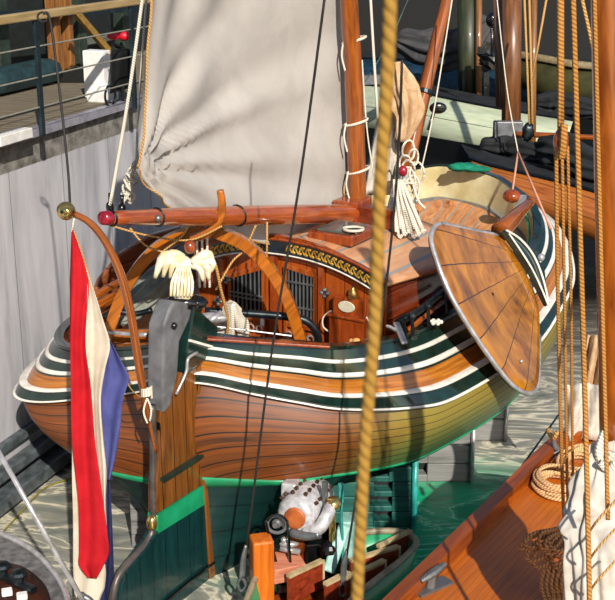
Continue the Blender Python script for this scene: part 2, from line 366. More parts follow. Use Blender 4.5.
s = MB(); s.bar(apl(72, 8, Q0-QN*1.9, QN), apl(118, 62, Q0-QN*1.9, QN), .09, .13); tag(s.obj('brace_pole', wood('brace_wood', 'a8823c', '6c4e1c', rough=.6, coat=0)), 'diagonal yellow wooden brace leaning behind the cart', 'pole')
# shed windows strip with pale light
s = MB(); s.bar(apl(76, 44, Q0-QN*3.2, QN), apl(118, 36, Q0-QN*3.2, QN), .1, .1); tag(s.obj('strip_lamp', plain('pale_lamp_housing', 'a8b0a4', rough=.4, bs=0)), 'pale horizontal tube lamp housing in the dark shed', 'lamp')
nl = N('green_lamp_glow'); nl.b.inputs['Emission Color'].default_value = rgb('30e0a0'); nl.b.inputs['Emission Strength'].default_value = 3; nl.fin(rgb('30e0a0'))
s = MB(); s.ball(apl(76, 40, Q0-QN*3.1, QN), .09, (.7, .7, 1.2)); tag(s.obj('green_lamp', nl.mat, smooth=True), 'small glowing green lamp at the end of the tube lamp', 'lamp')
s = MB(); cc = apl(20, 84, Q0-QN*2.5, QN); s.box(V((cc.x, cc.y, QZ+.32)), 2.2, .6, .45, rd); tag(s.obj('covered_dinghy', plain('teal_tarp', '1f3c40', '122428', rough=.6), bevel=.2), 'low teal covered shape lying at the back of the quay deck', 'cover')
s = MB(); cc = apl(72, 90, Q0-QN*2.1, QN); s.prism([cc+V((-.7, 0, -.3)), cc+V((.55, 0, -.3)), cc+V((.7, 0, .25)), cc+V((-.1, 0, .4))], V((0, .6, 0))); tag(s.obj('black_crate', m_black), 'black wedge shaped crate left of the white foam box', 'crate')
# ------------------------------------------------------------------ THE BARGE
R = [(0, 0, 3.40), (.29, .58, 3.35), (.65, 1.10, 3.29), (.95, 1.56, 3.24), (1.98, 1.87, 3.11), (3.14, 1.96, 3.03), (4.9, 2.06, 3.03), (6.63, 1.98, 3.18), (7.55, 1.78, 3.35), (8.31, 1.4, 3.54),
     (8.8, .85, 3.68), (9.17, .33, 3.78), (9.32, -.46, 3.83), (9.26, -1.06, 3.80), (8.6, -1.95, 3.55), (7, -2.6, 3.2), (4.5, -2.95, 2.95), (1.83, -3.05, 2.85), (.75, -2.85, 2.85), (.11, -2.45, 2.85), (-.1, -1.91, 2.9), (-.05, -1.38, 3.0), (-.02, -.74, 3.15)]
W = [(-.12, 0, 2.87), (.28, .6, 2.70), (.6, 1.12, 2.57), (.92, 1.6, 2.46), (1.6, 2.2, 2.36), (2.3, 2.52, 2.33), (4.2, 2.84, 2.44), (5.68, 2.76, 2.62), (6.8, 2.58, 2.83), (7.96, 2.02, 3.13),
     (8.75, 1.3, 3.28), (9.33, .5, 3.38), (9.55, -.46, 3.42), (9.4, -1.2, 3.4), (8.75, -2.1, 3.2), (7, -2.85, 2.8), (4.5, -3.3, 2.4), (1.83, -3.35, 2.2), (.5, -3.15, 2.2), (-.3, -2.8, 2.2), (-.45, -2.3, 2.24), (-.25, -1.5, 2.4), (-.13, -.75, 2.6)]
G = [(-.1, 0), (.2, .6), (.45, 1.05), (.8, 1.36), (1.55, 1.98), (2.3, 2.28), (4.1, 2.55), (6.2, 2.4), (7.3, 2.1), (8.1, 1.55), (8.7, .9), (9.0, .3), (9.05, -.4), (8.9, -1), (8.2, -1.8), (6.6, -2.5), (4.3, -2.8), (1.9, -2.7), (.6, -2.3), (-.2, -1.9), (-.42, -1.5), (-.48, -1.04), (-.4, -.5)]
G = [(a, v, 1.43) for a, v in G]
K = [(min(8.4, max(-.02, a)), .09*(1 if v > 0 else -1 if v < 0 else 0), -.35+.1*max(0, a-6)) for a, v, z in G]
KS = 8
RL, WL_, GL, KL = [crc([V(p) for p in L], KS) for L in (R, W, G, K)]
NN = len(RL)
def outn(L, i):
    t = L[(i+1) % NN]-L[i-1]; n = V((t.y, -t.x, 0)) if True else t
    n.normalize()
    c = L[i]-V((4.5, -.4, 0)); c.z = 0
    return n if n.dot(c) > 0 else -n
ON = [outn(WL_, i) for i in range(NN)]; ONR = [outn(RL, i) for i in range(NN)]; ONG = [outn(GL, i) for i in range(NN)]
arc = [0]
for i in range(NN): arc.append(arc[-1]+(RL[(i+1) % NN]-RL[i]).length)
def side(s, i, off=0):           # s 0..1 rail->wale bottom ; 1..2 -> waterline ; 2..3 -> keel
    i %= NN
    if s <= 1:
        n = (ONR[i]*(1-s)+ON[i]*s).normalized(); p = RL[i].lerp(WL_[i], s)+n*(.05*math.sin(PI*s)+off)
    elif s <= 2:
        q = s-1; n = (ON[i]*(1-q)+ONG[i]*q).normalized(); p = WL_[i].lerp(GL[i], q)+n*(.17*math.sin(PI*q)*(1-.3*q)+off)
    else:
        q = s-2; p = GL[i].lerp(KL[i], q**.55); p.z = GL[i].z+(KL[i].z-GL[i].z)*q
        p += ONG[i]*off
    return w(p.x, p.y, p.z)
def band(s0, s1, ns, off, name, mat, parent, uvs=None, thick=0, r=None, edge=True):
    Gd, U = [], []
    sv = [s0+(s1-s0)*k/ns for k in range(ns+1)]
    rows = [(sv[0], 0)]+[(x, off) for x in sv]+[(sv[-1], 0)] if (off and edge) else [(x, off) for x in sv]
    vv = 0; last = None
    for (x, of) in rows:
        row, ur = [], []
        for i in (range(NN+1) if r is None else range(*r)):
            row.append(side(x, i, of)); dd = min(arc[i], arc[NN]-arc[i]); ur.append((arc[i], x+(-.4*math.exp(-dd/1.5)*(x-.9) if name == 'hull' else 0)))
        Gd.append(row); U.append(ur)
    s = MB(); s.grid(Gd, U); return s.obj(name, mat, parent, smooth=True)
barge = thing('sailing_barge', w(4, 0, 0), 'round bellied varnished wooden sailing barge with cream bow and fan leeboard', 'sailboat')
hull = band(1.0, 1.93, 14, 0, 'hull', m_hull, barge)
def ring(s0, s1, off, name, mat, ns=2): return band(s0, s1, ns, off, name, mat, hull)
# bulwark
ring(0, .5, 0, 'bulwark_plank', m_green_black, 4)
ring(.17, .225, .02, 'white_stripe', m_white); ring(.385, .455, .022, 'white_stripe', m_white)
ring(.5, .8, 0, 'golden_strake', m_strake, 3)
ring(.765, .99, .08, 'rubbing_strake', m_green_black, 6)
ring(.74, .768, .105, 'white_stripe', m_white, 1); ring(.975, 1.0, .108, 'white_stripe', m_white, 1)
ring(1.93, 2.03, .012, 'waterline_stripe', m_boot); 
band(2.0, 3.0, 14, 0, 'underbody', m_anti, barge)
# cap rail with inner bulwark
def inner(i, d, z):
    p = RL[i % NN]-ONR[i % NN]*d; return w(p.x, p.y, p.z+z)
s = MB(); Gd = [[inner(i, -.03, .0) for i in range(NN+1)], [inner(i, -.03, .045) for i in range(NN+1)], [inner(i, .1, .045) for i in range(NN+1)], [inner(i, .1, 0) for i in range(NN+1)]]
U = [[(arc[i], k*.1) for i in range(NN+1)] for k in range(4)]
s.grid(Gd, U); s.obj('cap_rail', m_green_black, barge)
def dz(i):  # deck depth below rail
    a = RL[i % NN].x; return .30+.32*max(0, min(1, (a-5.5)/2.5))
bow = range(8*KS-4, 15*KS+1)
s = MB(); s.grid([[inner(i, .08, 0) for i in range(NN+1)], [inner(i, .10, -1.0 if RL[i % NN].x < 2.2 else -dz(i)-.03) for i in range(NN+1)]])
s.obj('inner_bulwark', m_capwood, barge, smooth=True)
s = MB(); s.grid([[inner(i, .105, .02) for i in bow], [inner(i, .125, -dz(i)*.5) for i in bow], [inner(i, .13, -dz(i)) for i in bow]])
s.obj('bow_lining', m_cream, barge, smooth=True)
s = MB(); s.grid([[inner(i, .10, -dz(i)+.06) for i in bow], [inner(i, .2, -dz(i)+.06) for i in bow], [inner(i, .2, -dz(i)+.0) for i in bow]])
s.obj('margin_plank', plain('grey_margin', '8b8a86', '6c6b68', rough=.4), barge)
# deck
Gd = [[], []]; U = [[], []]
def zc(a): return 2.75+.02*a if a < 5 else 2.85+.33*((a-5)/4.3)**1.5
s = MB(); dv, df = [], []
rows = []
idx = [i for i in range(NN+1)]
edge = []; cen = []
for i in idx:
    p = RL[i % NN]-ONR[i % NN]*.1; a = p.x
    zz = p.z-dz(i) if a > 2.2 else 2.35
    edge.append(w(p.x, p.y, zz)); cen.append(w(max(.1, min(8.9, a)), -.45, max(zz, 0)+.06*(a > 2.2)))
s.grid([edge, [(e+c)/2+V((0, 0, .03)) for e, c in zip(edge, cen)], cen]); s.obj('deck', m_teak, barge)
# ---- cabin
cab = MB()
A0, A1 = 2.2, 4.9
def arch(v, a):   # roof height
    k = (a-A0)/(A1-A0); hw = 1.52+.28*k
    t = min(1, abs(v)/hw); return 4.08-.12*k-(.36+.14*k)*t**2.2
def hw(a): return 1.52+.28*(a-A0)/(A1-A0)
nv = 24
# aft bulkhead
vs = [-hw(A0)+2*hw(A0)*i/nv for i in range(nv+1)]
s = MB(); s.prism([w(A0, vs[0], 2.3)]+[w(A0, v, arch(v, A0)) for v in vs]+[w(A0, vs[-1], 2.3)], AX*.05)
cabin = s.obj('cabin', m_mahog_h, barge)
s = MB()
for sd in (-1, 1):
    s.grid([[w(A0+(A1-A0)*k/8, sd*hw(A0+(A1-A0)*k/8), 2.5) for k in range(9)], [w(A0+(A1-A0)*k/8, sd*hw(A0+(A1-A0)*k/8)*.99, arch(9, A0+(A1-A0)*k/8)) for k in range(9)]])
s.grid([[w(A1, -hw(A1)+2*hw(A1)*i/nv, 2.5) for i in range(nv+1)], [w(A1, -hw(A1)+2*hw(A1)*i/nv, arch(-hw(A1)+2*hw(A1)*i/nv, A1)) for i in range(nv+1)]])
s.obj('side_wall', wood('dark_mahogany_side', '7c3418', '4a180a', g=AX, p=(0, 0, 1), width=.4, sw=.03, rough=.2, coat=.6), cabin)
s = MB()
Gd = []
for k in range(13):
    a = A0-.06+(A1-A0+.1)*k/12; h = hw(a)+.05
    Gd.append([w(a, -h+2*h*i/nv, arch(-h+2*h*i/nv, a)+.03) for i in range(nv+1)])
s.grid(Gd); s.obj('roof', m_roof, cabin, smooth=True, solid=.05)
# decorated arch trim: dark board, white lower line, gold curls
s = MB(); ap = A0-.1
up_ = [w(ap, v*1.04, arch(v, A0)+.09) for v in vs]; lo_ = [w(ap, v*1.0, arch(v, A0)-.1) for v in vs]
s.grid([up_, lo_]); s.grid([[p+AX*.06 for p in up_], up_]); tr = s.obj('arch_board', plain('navy_trim', '1a2630', '0e151c', rough=.3, coat=.4, bs=0), cabin, solid=.02)
s = MB(); s.tube([w(ap-.02, v*1.0, arch(v, A0)-.11) for v in vs], .011, 6, 0); s.obj('white_bead', m_white, cabin)
s = MB(); s.tube([w(ap-.02, v*1.04, arch(v, A0)+.1) for v in vs], .022, 6, 0); s.obj('top_bead', m_mahog, cabin)
s = MB()
nb = 60
for k in range(nb):
    v = -1.5+3.0*(k+.5)/nb
    if abs(v+.15) < .2: continue
    z = arch(v, A0)-.005; c = w(ap-.025, v, z); sg = 1 if k % 2 else -1
    s.tube([c-VX*.035+V((0, 0, -.045*sg)), c+V((0, 0, .03*sg)), c+VX*.03+V((0, 0, .05*sg)), c+VX*.045+V((0, 0, .01*sg))], [.006, .013, .011, .005], 5, 3); s.ball(c-V((0, 0, .045*sg)), .02, (1, 1, 1), 4)
s.obj('gilt_scroll', m_gold, cabin)
# doors with barred windows
def door(v0, v1, z0, z1a, z1b, nm):
    s = MB(); P = lambda v, z, d=0: w(A0-.03-d, v, z)
    for (a_, b_) in ((P(v0, z0), P(v0, z1a)), (P(v1, z0), P(v1, z1b)), (P(v0, z1a), P(v1, z1b)), (P(v0, z0), P(v1, z0)), (P(v0, z0+.32), P(v1, z0+.32))):
        s.bar(a_, b_, .07 if abs((b_-a_).z) < .5 else .05, .07, AX)
    d = s.obj('door', wood('door_frame_wood_'+nm, 'b05a22', '74300f', g=(0, 0, 1), p=VX, rough=.25, coat=.5), cabin, bevel=.008)
    s = MB(); s.prism([P(v0, z0+.32), P(v1, z0+.32), P(v1, z1b), P(v0, z1a)], AX*.01); s.obj('window_pane', m_window, cabin)
    s = MB(); n = 8
    for k in range(1, n):
        v = v0+(v1-v0)*k/n; zt = z1a+(z1b-z1a)*k/n
        s.tube([P(v, z0+.34, .02), P(v, zt-.02, .02)], .014, 6, 0)
    for zz in (z0+.6, z1a-.22): s.bar(P(v0, zz, .03), P(v1, zz, .03), .02, .03, AX)
    s.obj('window_bars', m_galv, cabin)
    s = MB()
    for k in range(4):
        v = v0+(v1-v0)*(k+.5)/4; s.tube([P(v+.05*math.cos(q*PI/4), z0+.17+.05*math.sin(q*PI/4), .03) for q in range(9)], .012, 5, 0)
    s.obj('scroll_ironwork', m_rim, cabin)
door(-.95, -.38, 2.62, 3.5, 3.72, 'port'); door(-.02, .46, 2.62, 3.8, 3.72, 'starboard')
s = MB(); 
for v, z, q in ((-.2, 3.93, .12), (.56, 3.86, .09), (-1.08, 3.75, .09)): MB().bar(w(A0-.05, v, 2.5), w(A0-.05, v, z), q, .05, AX).obj('door_post', m_mahog, cabin, bevel=.01)
s = MB()
for v, z in ((.62, 3.5), (-1.0, 3.45), (-1.15, 3.1)):
    c = w(A0-.06, v, z); s = MB()
    for k in range(4):
        an = k*PI/2; s.ball(c+VX*.045*math.cos(an)+V((0, 0, .045*math.sin(an))), .034, (1, 1, 1), 6)
    s.obj('hinge_star', m_galv, cabin)
# cupboard with oval plate and brass lamp
s = MB(); s.box(w(A0-.14, 1.05, 3.02), .52, .2, .46, VX); s.box(w(A0-.14, 1.05, 3.27), .58, .26, .04, VX); s.box(w(A0-.1, 1.05, 3.4), .5, .12, .24, VX)
cup = s.obj('wall_cupboard', m_mahog, cabin, bevel=.012)
MB().lathe(w(A0-.17, 1.02, 3.4), -AX, [(0, .001), (0, .13), (.015, .12), (.016, .001)], 20, sc=(.62, 1)).obj('oval_plate', plain('pale_oval_plate', 'c8c4b0', 'a8a890', rough=.2), cabin)
MB().lathe(w(A0-.14, 1.1, 3.52), ZX, [(0, .05), (.02, .07), (.1, .06), (.14, .03), (.17, .03)], 14).obj('brass_lamp', m_brass, cabin, smooth=True)
s = MB()
for q in (-1, 1): s.tube([w(A0-.16, 1.05+q*.27, 3.3), w(A0-.2, 1.05+q*.37, 3.2), w(A0-.2, 1.05+q*.37, 3.06), w(A0-.16, 1.05+q*.27, 2.98)], .012, 6)
s.obj('cupboard_handle', m_rope_w, cabin)
# sliding hatch + rib caps on roof
s = MB(); s.box(w(2.95, .45, 4.14), .75, .7, .14, AX); s.obj('hatch', m_mahog, cabin, bevel=.02)
s = MB(); s.box(w(2.95, .45, 4.23), .55, .5, .03, AX); s.obj('hatch_pane', plain('grey_glass', '5c6460', '484f4c', rough=.12, bs=0), cabin)
s = MB(); s.prism([w(A0-.08, v, 4.1+z) for v, z in ((-1.0, -.15), (-.85, 0), (-.5, .1), (-.1, .14), (.3, .1), (.6, .06), (.9, -.02), (1.05, -.14))]+[w(A0-.08, 0, 3.98)], AX*.06); s.obj('crest_board', m_mahog, cabin)
# ---- rudder
def rp(x, y, dv=0): return apv(x, y, dv)
def rv(P): return P
rud_out = [(158, 320), (150, 400), (153, 480), (153, 530), (142, 548), (120, 572), (112, 600), (110, 640), (212, 640), (209, 600), (205, 520), (201, 450), (190, 400), (192, 345), (190, 320)]
def rz(P): r = P-S0; return (r.dot(AX), P.z)
s = MB()
def rud_poly(pts, th): 
    P = [rp(*k) for k in pts]; return [p-VX*th/2 for p in P], VX*th
def rm(name, c1, c2, lt=None):
    return wood(name, c1, c2, g=(0, 0, 1), p=AX, width=.26, seam='0e0a06', sw=.05, rough=.25, coat=.5, gs=1.5)
m_rw = rm('rudder_oak', '8c5420', '44260c'); m_rt = rm('rudder_teal', '123a3a', '0a2628')
P, e = rud_poly([(172, 385), (156, 408), (153, 480), (153, 512), (207, 478), (203, 440), (192, 395), (193, 345), (192, 325)], .15); s.prism(P, e)
rud = s.obj('rudder', m_rw, barge, bevel=.01)
s = MB(); P, e = rud_poly([(153, 514), (153, 532), (208, 498), (207, 479)], .16); s.prism(P, e); s.obj('waterline_stripe', m_boot, rud)
s = MB(); P, e = rud_poly([(153, 530), (143, 546), (121, 572), (113, 600), (111, 650), (214, 650), (210, 600), (208, 496)], .155); s.prism(P, e); s.obj('teal_blade', m_rt, rud)
m_straps = m_steelg
s = MB(); s.tube([rp(152, 405), rp(153, 440), rp(153, 480), rp(153, 528), rp(142, 548), rp(120, 573), rp(112, 602), rp(110, 650)], .05, 8, 4); s.obj('trailing_edge_iron', plain('brown_grey_iron', '5c5450', '403a38', rough=.4, metal=.3), rud, smooth=True)
s = MB(); s.ball(rp(152, 523), .09, (.8, .8, 1.2)); s.obj('edge_cap', m_brass, rud, smooth=True)
s = MB(); s.tube([rp(192, 350, .0), rp(190, 400), rp(196, 450), rp(204, 520), rp(207, 560), rp(211, 640)], .055, 8, 4); s.obj('gudgeon_gap', m_black, rud, smooth=True)
s = MB(); s.bar(rp(155, 478)+VX*.09, rp(200, 450)+VX*.09, .04, .12, VX); s.bar(rp(155, 478)-VX*.09, rp(200, 450)-VX*.09, .04, .12, VX); s.obj('rudder_strap', plain('dark_green_strap', '20342c', '14241e', rough=.3), rud)
s = MB(); s.bar(rp(158, 600)+VX*.09, rp(208, 560)+VX*.09, .03, .06, VX); s.obj('rudder_strap', m_black, rud)
# iron clad rudder head
s = MB(); P = [rp(162, 308), rp(156, 325), rp(155, 380), rp(156, 412), rp(163, 404), rp(170, 372), rp(172, 340), rp(182, 318), rp(186, 302), rp(166, 300)]; s.prism([p-VX*.12 for p in P], VX*.24)
rh = s.obj('rudder_head', m_steelg, barge, bevel=.03)
s = MB(); P = [rp(184, 304), rp(176, 350), rp(176, 372), rp(206, 350), rp(208, 325)]; s.prism([p-VX*.16 for p in P], VX*.32); s.obj('head_cheek', m_green_black, rh, bevel=.02)
s = MB(); s.bar(rp(178, 338)+VX*.18, rp(206, 346)+VX*.18, .03, .05, VX); s.obj('white_line', m_white, rh)
MB().ball(rp(165, 324)+VX*.13, .045, seg=6).obj('bolt', m_black, rh, smooth=True)
s = MB(); s.tube([rp(186, 350)+VX*.17, rp(176, 356)+VX*.18, rp(174, 370)+VX*.18, rp(166, 392)+VX*.15], .02, 6); s.obj('iron_bracket', m_rim, rh, smooth=True)
# tiller running forward from the rudder head
# sternpost
s = MB(); s.prism([w(-.03, -.1, 3.5), w(.2, -.1, 3.5), w(.35, -.1, 1.6), w(.3, -.1, -.4), w(0, -.1, -.4), w(-.16, -.1, 2.9)], VX*.2); s.obj('sternpost', m_rw, barge, bevel=.02)
# ---- leeboard
LN = (VX*.85+ZX*.53).normalized(); LP = w(5, 3.0, 2.6)
def lp(x, y, o=0): return apl(x, y, LP, LN)+LN*o
lo = [(434, 228), (440, 224), (452, 226), (475, 231), (497, 236), (508, 247), (520, 264), (531, 286), (538, 308), (539, 345), (538, 380), (534, 391), (526, 393), (512, 385), (494, 363), (474, 334), (456, 305), (443, 278), (434, 252), (431, 238)]
LO = crc([V((x, y, 0)) for x, y in lo], 4)
hubx, huby = 530, 262
Ps = [lp(p.x, p.y) for p in LO]
hub = lp(hubx, huby)
# hub inside: choose centroid for faces; uv = (angle about fan apex, distance)
apx = lp(537, 261); e1 = (lp(432, 240)-apx).normalized(); e2 = LN.cross(e1).normalized()
def luv(p): d = p-apx; return (math.atan2(d.dot(e2), d.dot(e1))*1.0, d.length)
ce = sum(Ps, V((0, 0, 0)))/len(Ps)
s = MB(); rings = [.0, .25, .5, .75, .97]
def lring(k, o): return [ce.lerp(p, k)+LN*o for p in Ps]+[ce.lerp(Ps[0], k)+LN*o]
Gd = [lring(1, -.05)]+[lring(k, .05-.02*(k > .96)) for k in (.98, .9, .7, .45, .2, .02)]
U = [[luv(p) for p in r] for r in Gd]
s.grid(Gd, U); Gd = [lring(k, -.05) for k in (1, .5, .02)]; s.grid(Gd, [[luv(p) for p in r] for r in Gd])
lee = s.obj('leeboard', m_lee, barge)
s = MB(); rimi = [i for i, p in enumerate(LO) if not (500 < p.x and p.y < 330 and p.x-p.y*.35 > 405)]
k0 = 0
path = [Ps[i] for i in range(len(Ps)) if i in set(rimi)]
# rotate so path is continuous
br = [j for j in range(len(rimi)-1) if rimi[j+1]-rimi[j] > 1]
if br: j = br[0]+1; path = [Ps[i] for i in rimi[j:]+rimi[:j]]
s.tube(path, .034, 8, 0); s.obj('steel_rim', m_rim, lee, smooth=True)
# leeboard head iron: crescent
s = MB(); c1 = [(497, 234), (512, 243), (524, 258), (535, 280), (540, 308)]; c2 = [(540, 308), (532, 290), (522, 272), (510, 254), (497, 236)]
P = [lp(*k, .05) for k in [(496, 233), (512, 240), (526, 254), (537, 275), (541, 309), (533, 293), (523, 273), (511, 254)]]; s.prism(P, LN*.1); s.obj('head_fitting', m_green_black, lee, bevel=.02)
s = MB(); s.tube([lp(*k, .17) for k in ((497, 235), (511, 244), (524, 260), (533, 282), (539, 307))], .018, 6); s.tube([lp(*k, .16) for k in ((500, 238), (511, 254), (523, 273), (533, 294), (539, 309))], .014, 6); s.obj('white_edging', m_white, lee)
MB().ball(lp(531, 262, .18), .06, seg=6).obj('pivot_bolt', m_rim, lee, smooth=True)
MB().ball(lp(517, 363, .07), .03, seg=6).obj('shackle_eye', m_rim, lee, smooth=True)
# port leeboard, raised, seen from behind the arch
s = MB(); P = [apv(x, y, -2.9) for x, y in ((92, 306), (100, 280), (122, 253), (150, 235), (182, 226), (176, 244), (150, 268), (128, 292), (104, 318))]; s.prism(P, -VX*.08)
pl = s.obj('leeboard', wood('port_leeboard_wood', '9c5a38', '6c3820', g=AX, p=ZX, width=.2, sw=.05, rough=.25, coat=.5), barge, bevel=.02)
# ---- mast, boom, gaff
s = MB(); s.tube([w(4.15, 0, 2.8), apv(357, 200, 0), apv(354, 90, 0), apv(349, 0, 0), apv(344, -90, 0)], [.15, .14, .135, .13, .12], 20, 3); mast = s.obj('mast', m_spar, barge, smooth=True)
MB().box(w(4.1, 0, 4.15), .5, .42, .42, AX).obj('mast_case', m_mahog, barge, bevel=.02)
for (x, y) in ((354, 40), (356, 122), (358, 170)):
    c = apv(x, y, 0); s = MB(); s.tube([c+V((.17*math.cos(k*PI/8), .17*math.sin(k*PI/8), .05*math.cos(k*PI/8))) for k in range(17)], .02, 6, 0); s.tube([c+V((-.15, -.1, 0)), c+V((-.18, -.12, -.2)), c+V((-.13, -.13, -.42))], .014, 6)
    s.obj('mast_lashing', m_rope_w, mast)
s = MB(); b0, b1 = apv(108, 218, 0), apv(372, 213, .1)
s.tube([b0, b0.lerp(b1, .3), b0.lerp(b1, .7), b1], [.075, .12, .14, .13], 18, 4); boom = s.obj('boom', m_boom, barge, smooth=True)
bd = (b1-b0).normalized()
MB().lathe(b0-bd*.1, bd, [(0, .04), (.01, .075), (.1, .082), (.12, .082)], 16).obj('red_end_cap', m_red, boom, smooth=True)
for k in (.012, .2, .58): s = MB(); s.tube([b0+bd*2.2*k*2+(V((0, 0, 1))*math.cos(q*PI/8)+bd.cross(ZX)*math.sin(q*PI/8))*(.085+.05*min(1, k*2)) for q in range(17)], .014, 6, 0); s.obj('iron_band', m_iron, boom)
MB().ball(b0+bd*.75+VX*.11, .045, seg=6).obj('boom_eye', m_galv, boom, smooth=True)
# jaw shaped crutch on the boom
cj = [ay(x, y, 14.4) for x, y in ((220, 190), (222, 203), (220, 218), (212, 229), (200, 236), (190, 238))]
s = MB(); s.tube(cj, [.045, .05, .06, .065, .06, .045], 10, 4); s.obj('boom_crutch', m_bent, barge, smooth=True)
# arch (boom gallows)
ga = cr([ay(x, y, 15.0) for x, y in ((108, 335), (120, 300), (138, 268), (160, 246), (185, 234), (205, 230), (228, 236), (250, 248), (272, 272), (290, 305), (303, 348))], 4)
s = MB(); n = len(ga); dn = V((0, 1, 0)); Gd = [[], [], [], [], []]
for i, p in enumerate(ga):
    t = (ga[min(i+1, n-1)]-ga[max(i-1, 0)]).normalized(); o = t.cross(dn).normalized()*.075
    for k, q in enumerate((p+o-dn*.09, p+o+dn*.09, p-o+dn*.09, p-o-dn*.09, p+o-dn*.09)): Gd[k].append(q)
s.grid(Gd); s.obj('arched_gallows', m_bent, barge, bevel=.012)
# stern rails
s = MB(); s.tube([ay(x, y, 15.2) for x, y in ((205, 311), (240, 313), (290, 317), (308, 322), (317, 334), (319, 348))], .055, 10); s.obj('stern_rail', m_iron, barge, smooth=True)
s = MB(); s.tube([ay(x, y, 15.0) for x, y in ((100, 318), (118, 312), (135, 314), (152, 310))], .04, 8); s.obj('stern_rail', m_iron, barge, smooth=True)
s = MB(); s.tube([w(.9, -2.55, 3.15), w(.3, -2.2, 3.1), w(.05, -1.5, 3.2), w(0, -.8, 3.3)], .03, 6); s.obj('stern_rail', m_rim, barge, smooth=True)
s = MB()
for x, y in ((222, 313), (262, 315)): p = ay(x, y, 15.2); s.tube([p, V((p.x, p.y, 3.2))], .03, 6, 0)
s.tube([ay(205, 325, 15.0), ay(300, 337, 15.0)], .012, 5, 0)
s.obj('rail_stanchion', m_galv, barge)
s = MB(); s.bar(az(207, 338, 3.44), az(330, 346, 3.3), .12, .035); s.obj('taffrail', m_mahog, barge, bevel=.01)
# varnished aft bulwark extension by port quarter
s = MB(); s.grid([[w(.3, -2.3, 3.08), w(.25, -1.6, 3.15), w(.25, -.9, 3.28), w(.25, -.25, 3.45)], [w(.3, -2.3, 2.9), w(.25, -1.6, 2.98), w(.25, -.9, 3.1), w(.25, -.25, 3.3)]]); s.obj('quarter_board', m_bent, barge, solid=.06)
# starboard iron rail with pins and dark blocks
s = MB(); s.tube([az(398, 322, 3.4), az(420, 310, 3.4), az(445, 290, 3.45), az(462, 278, 3.45)], .05, 8); s.obj('pin_rail', m_iron, barge, smooth=True)
for x, y in ((404, 320), (412, 318), (428, 308), (446, 296)):
    p = az(x, y, 3.4); s = MB(); s.tube([p, p+V((.02, 0, -.25))], .025, 6, 0); s.ball(p+V((0, 0, .03)), .055, seg=6); s.obj('belaying_pin', m_iron, barge)
for p_, q_ in (((388, 326), (402, 334)), ((396, 322), (405, 344))): MB().bar(az(*p_, 3.4), az(*q_, 3.2), .09, .04).obj('cleat_plate', m_rim, barge, bevel=.02)
# bow red spar end and bits
s = MB(); s.tube([az(500, 232, 3.75), az(512, 220, 3.85), az(530, 202, 3.95)], [.16, .13, .07], 12, 4); s.ball(az(531, 201, 3.96), .08, seg=6)
s.obj('windlass_bar', m_spar, barge, smooth=True)
s = MB(); s.ball(az(512, 196, 3.75), .17, (1, 1, .7), 8); s.obj('bow_fairlead', m_mahog, barge, smooth=True)
s = MB(); s.bar(az(516, 214, 3.75), az(524, 196, 3.95), .1, .05); s.obj('fairlead_iron', m_rim, barge)
# hinge iron below leeboard: dark gate strut lines
# raised sprit (bowsprit) and its fittings
s = MB(); sp0, sp1 = w(5.6, -.3, 3.7), None
q0 = ay(406, 168, 19.2); q1 = ay(452, -22, 20.6)
s.tube([q0, q0.lerp(q1, .5), q1], [.13, .11, .09], 14, 3); spr = s.obj('bowsprit', m_spar, barge, smooth=True)
s = MB(); c = q0.lerp(q1, .38); ax = (q1-q0).normalized(); s.lathe(c, ax, [(0, .13), (.01, .14), (.07, .14), (.08, .13)], 16); s.obj('iron_band', m_iron, spr)
s = MB(); s.tube([q0, ay(400, 185, 19.1), ay(392, 215, 19.0)], [.13, .12, .11], 12); s.obj('sprit_heel', m_rim, spr, smooth=True)
s = MB(); s.box(w(5.5, -.7, 3.4), .9, .5, .5, AX); s.obj('foredeck_hatch', m_mahog, barge, bevel=.02)
s = MB(); c = az(345, 228, 4.25); s.box(az(388, 218, 4.15), .9, .25, .3, VX); s.obj('mast_foot_chest', wood('dark_red_chest', '7a3018', '4c1c0c', rough=.25, coat=.5), barge, bevel=.02)
s = MB(); s.box(w(6.6, -.2, 3.3), .5, .4, .16, AX); s.obj('deck_box', plain('salmon_box', 'd08a70', 'b87458', rough=.4), barge, bevel=.03)
# long sheer details: green stripe inside bow
s = MB(); s.tube([inner(i, .16, -.15) for i in range(7*KS, 9*KS+4)], .03, 6, 0); s.obj('green_bead', m_boot, barge)
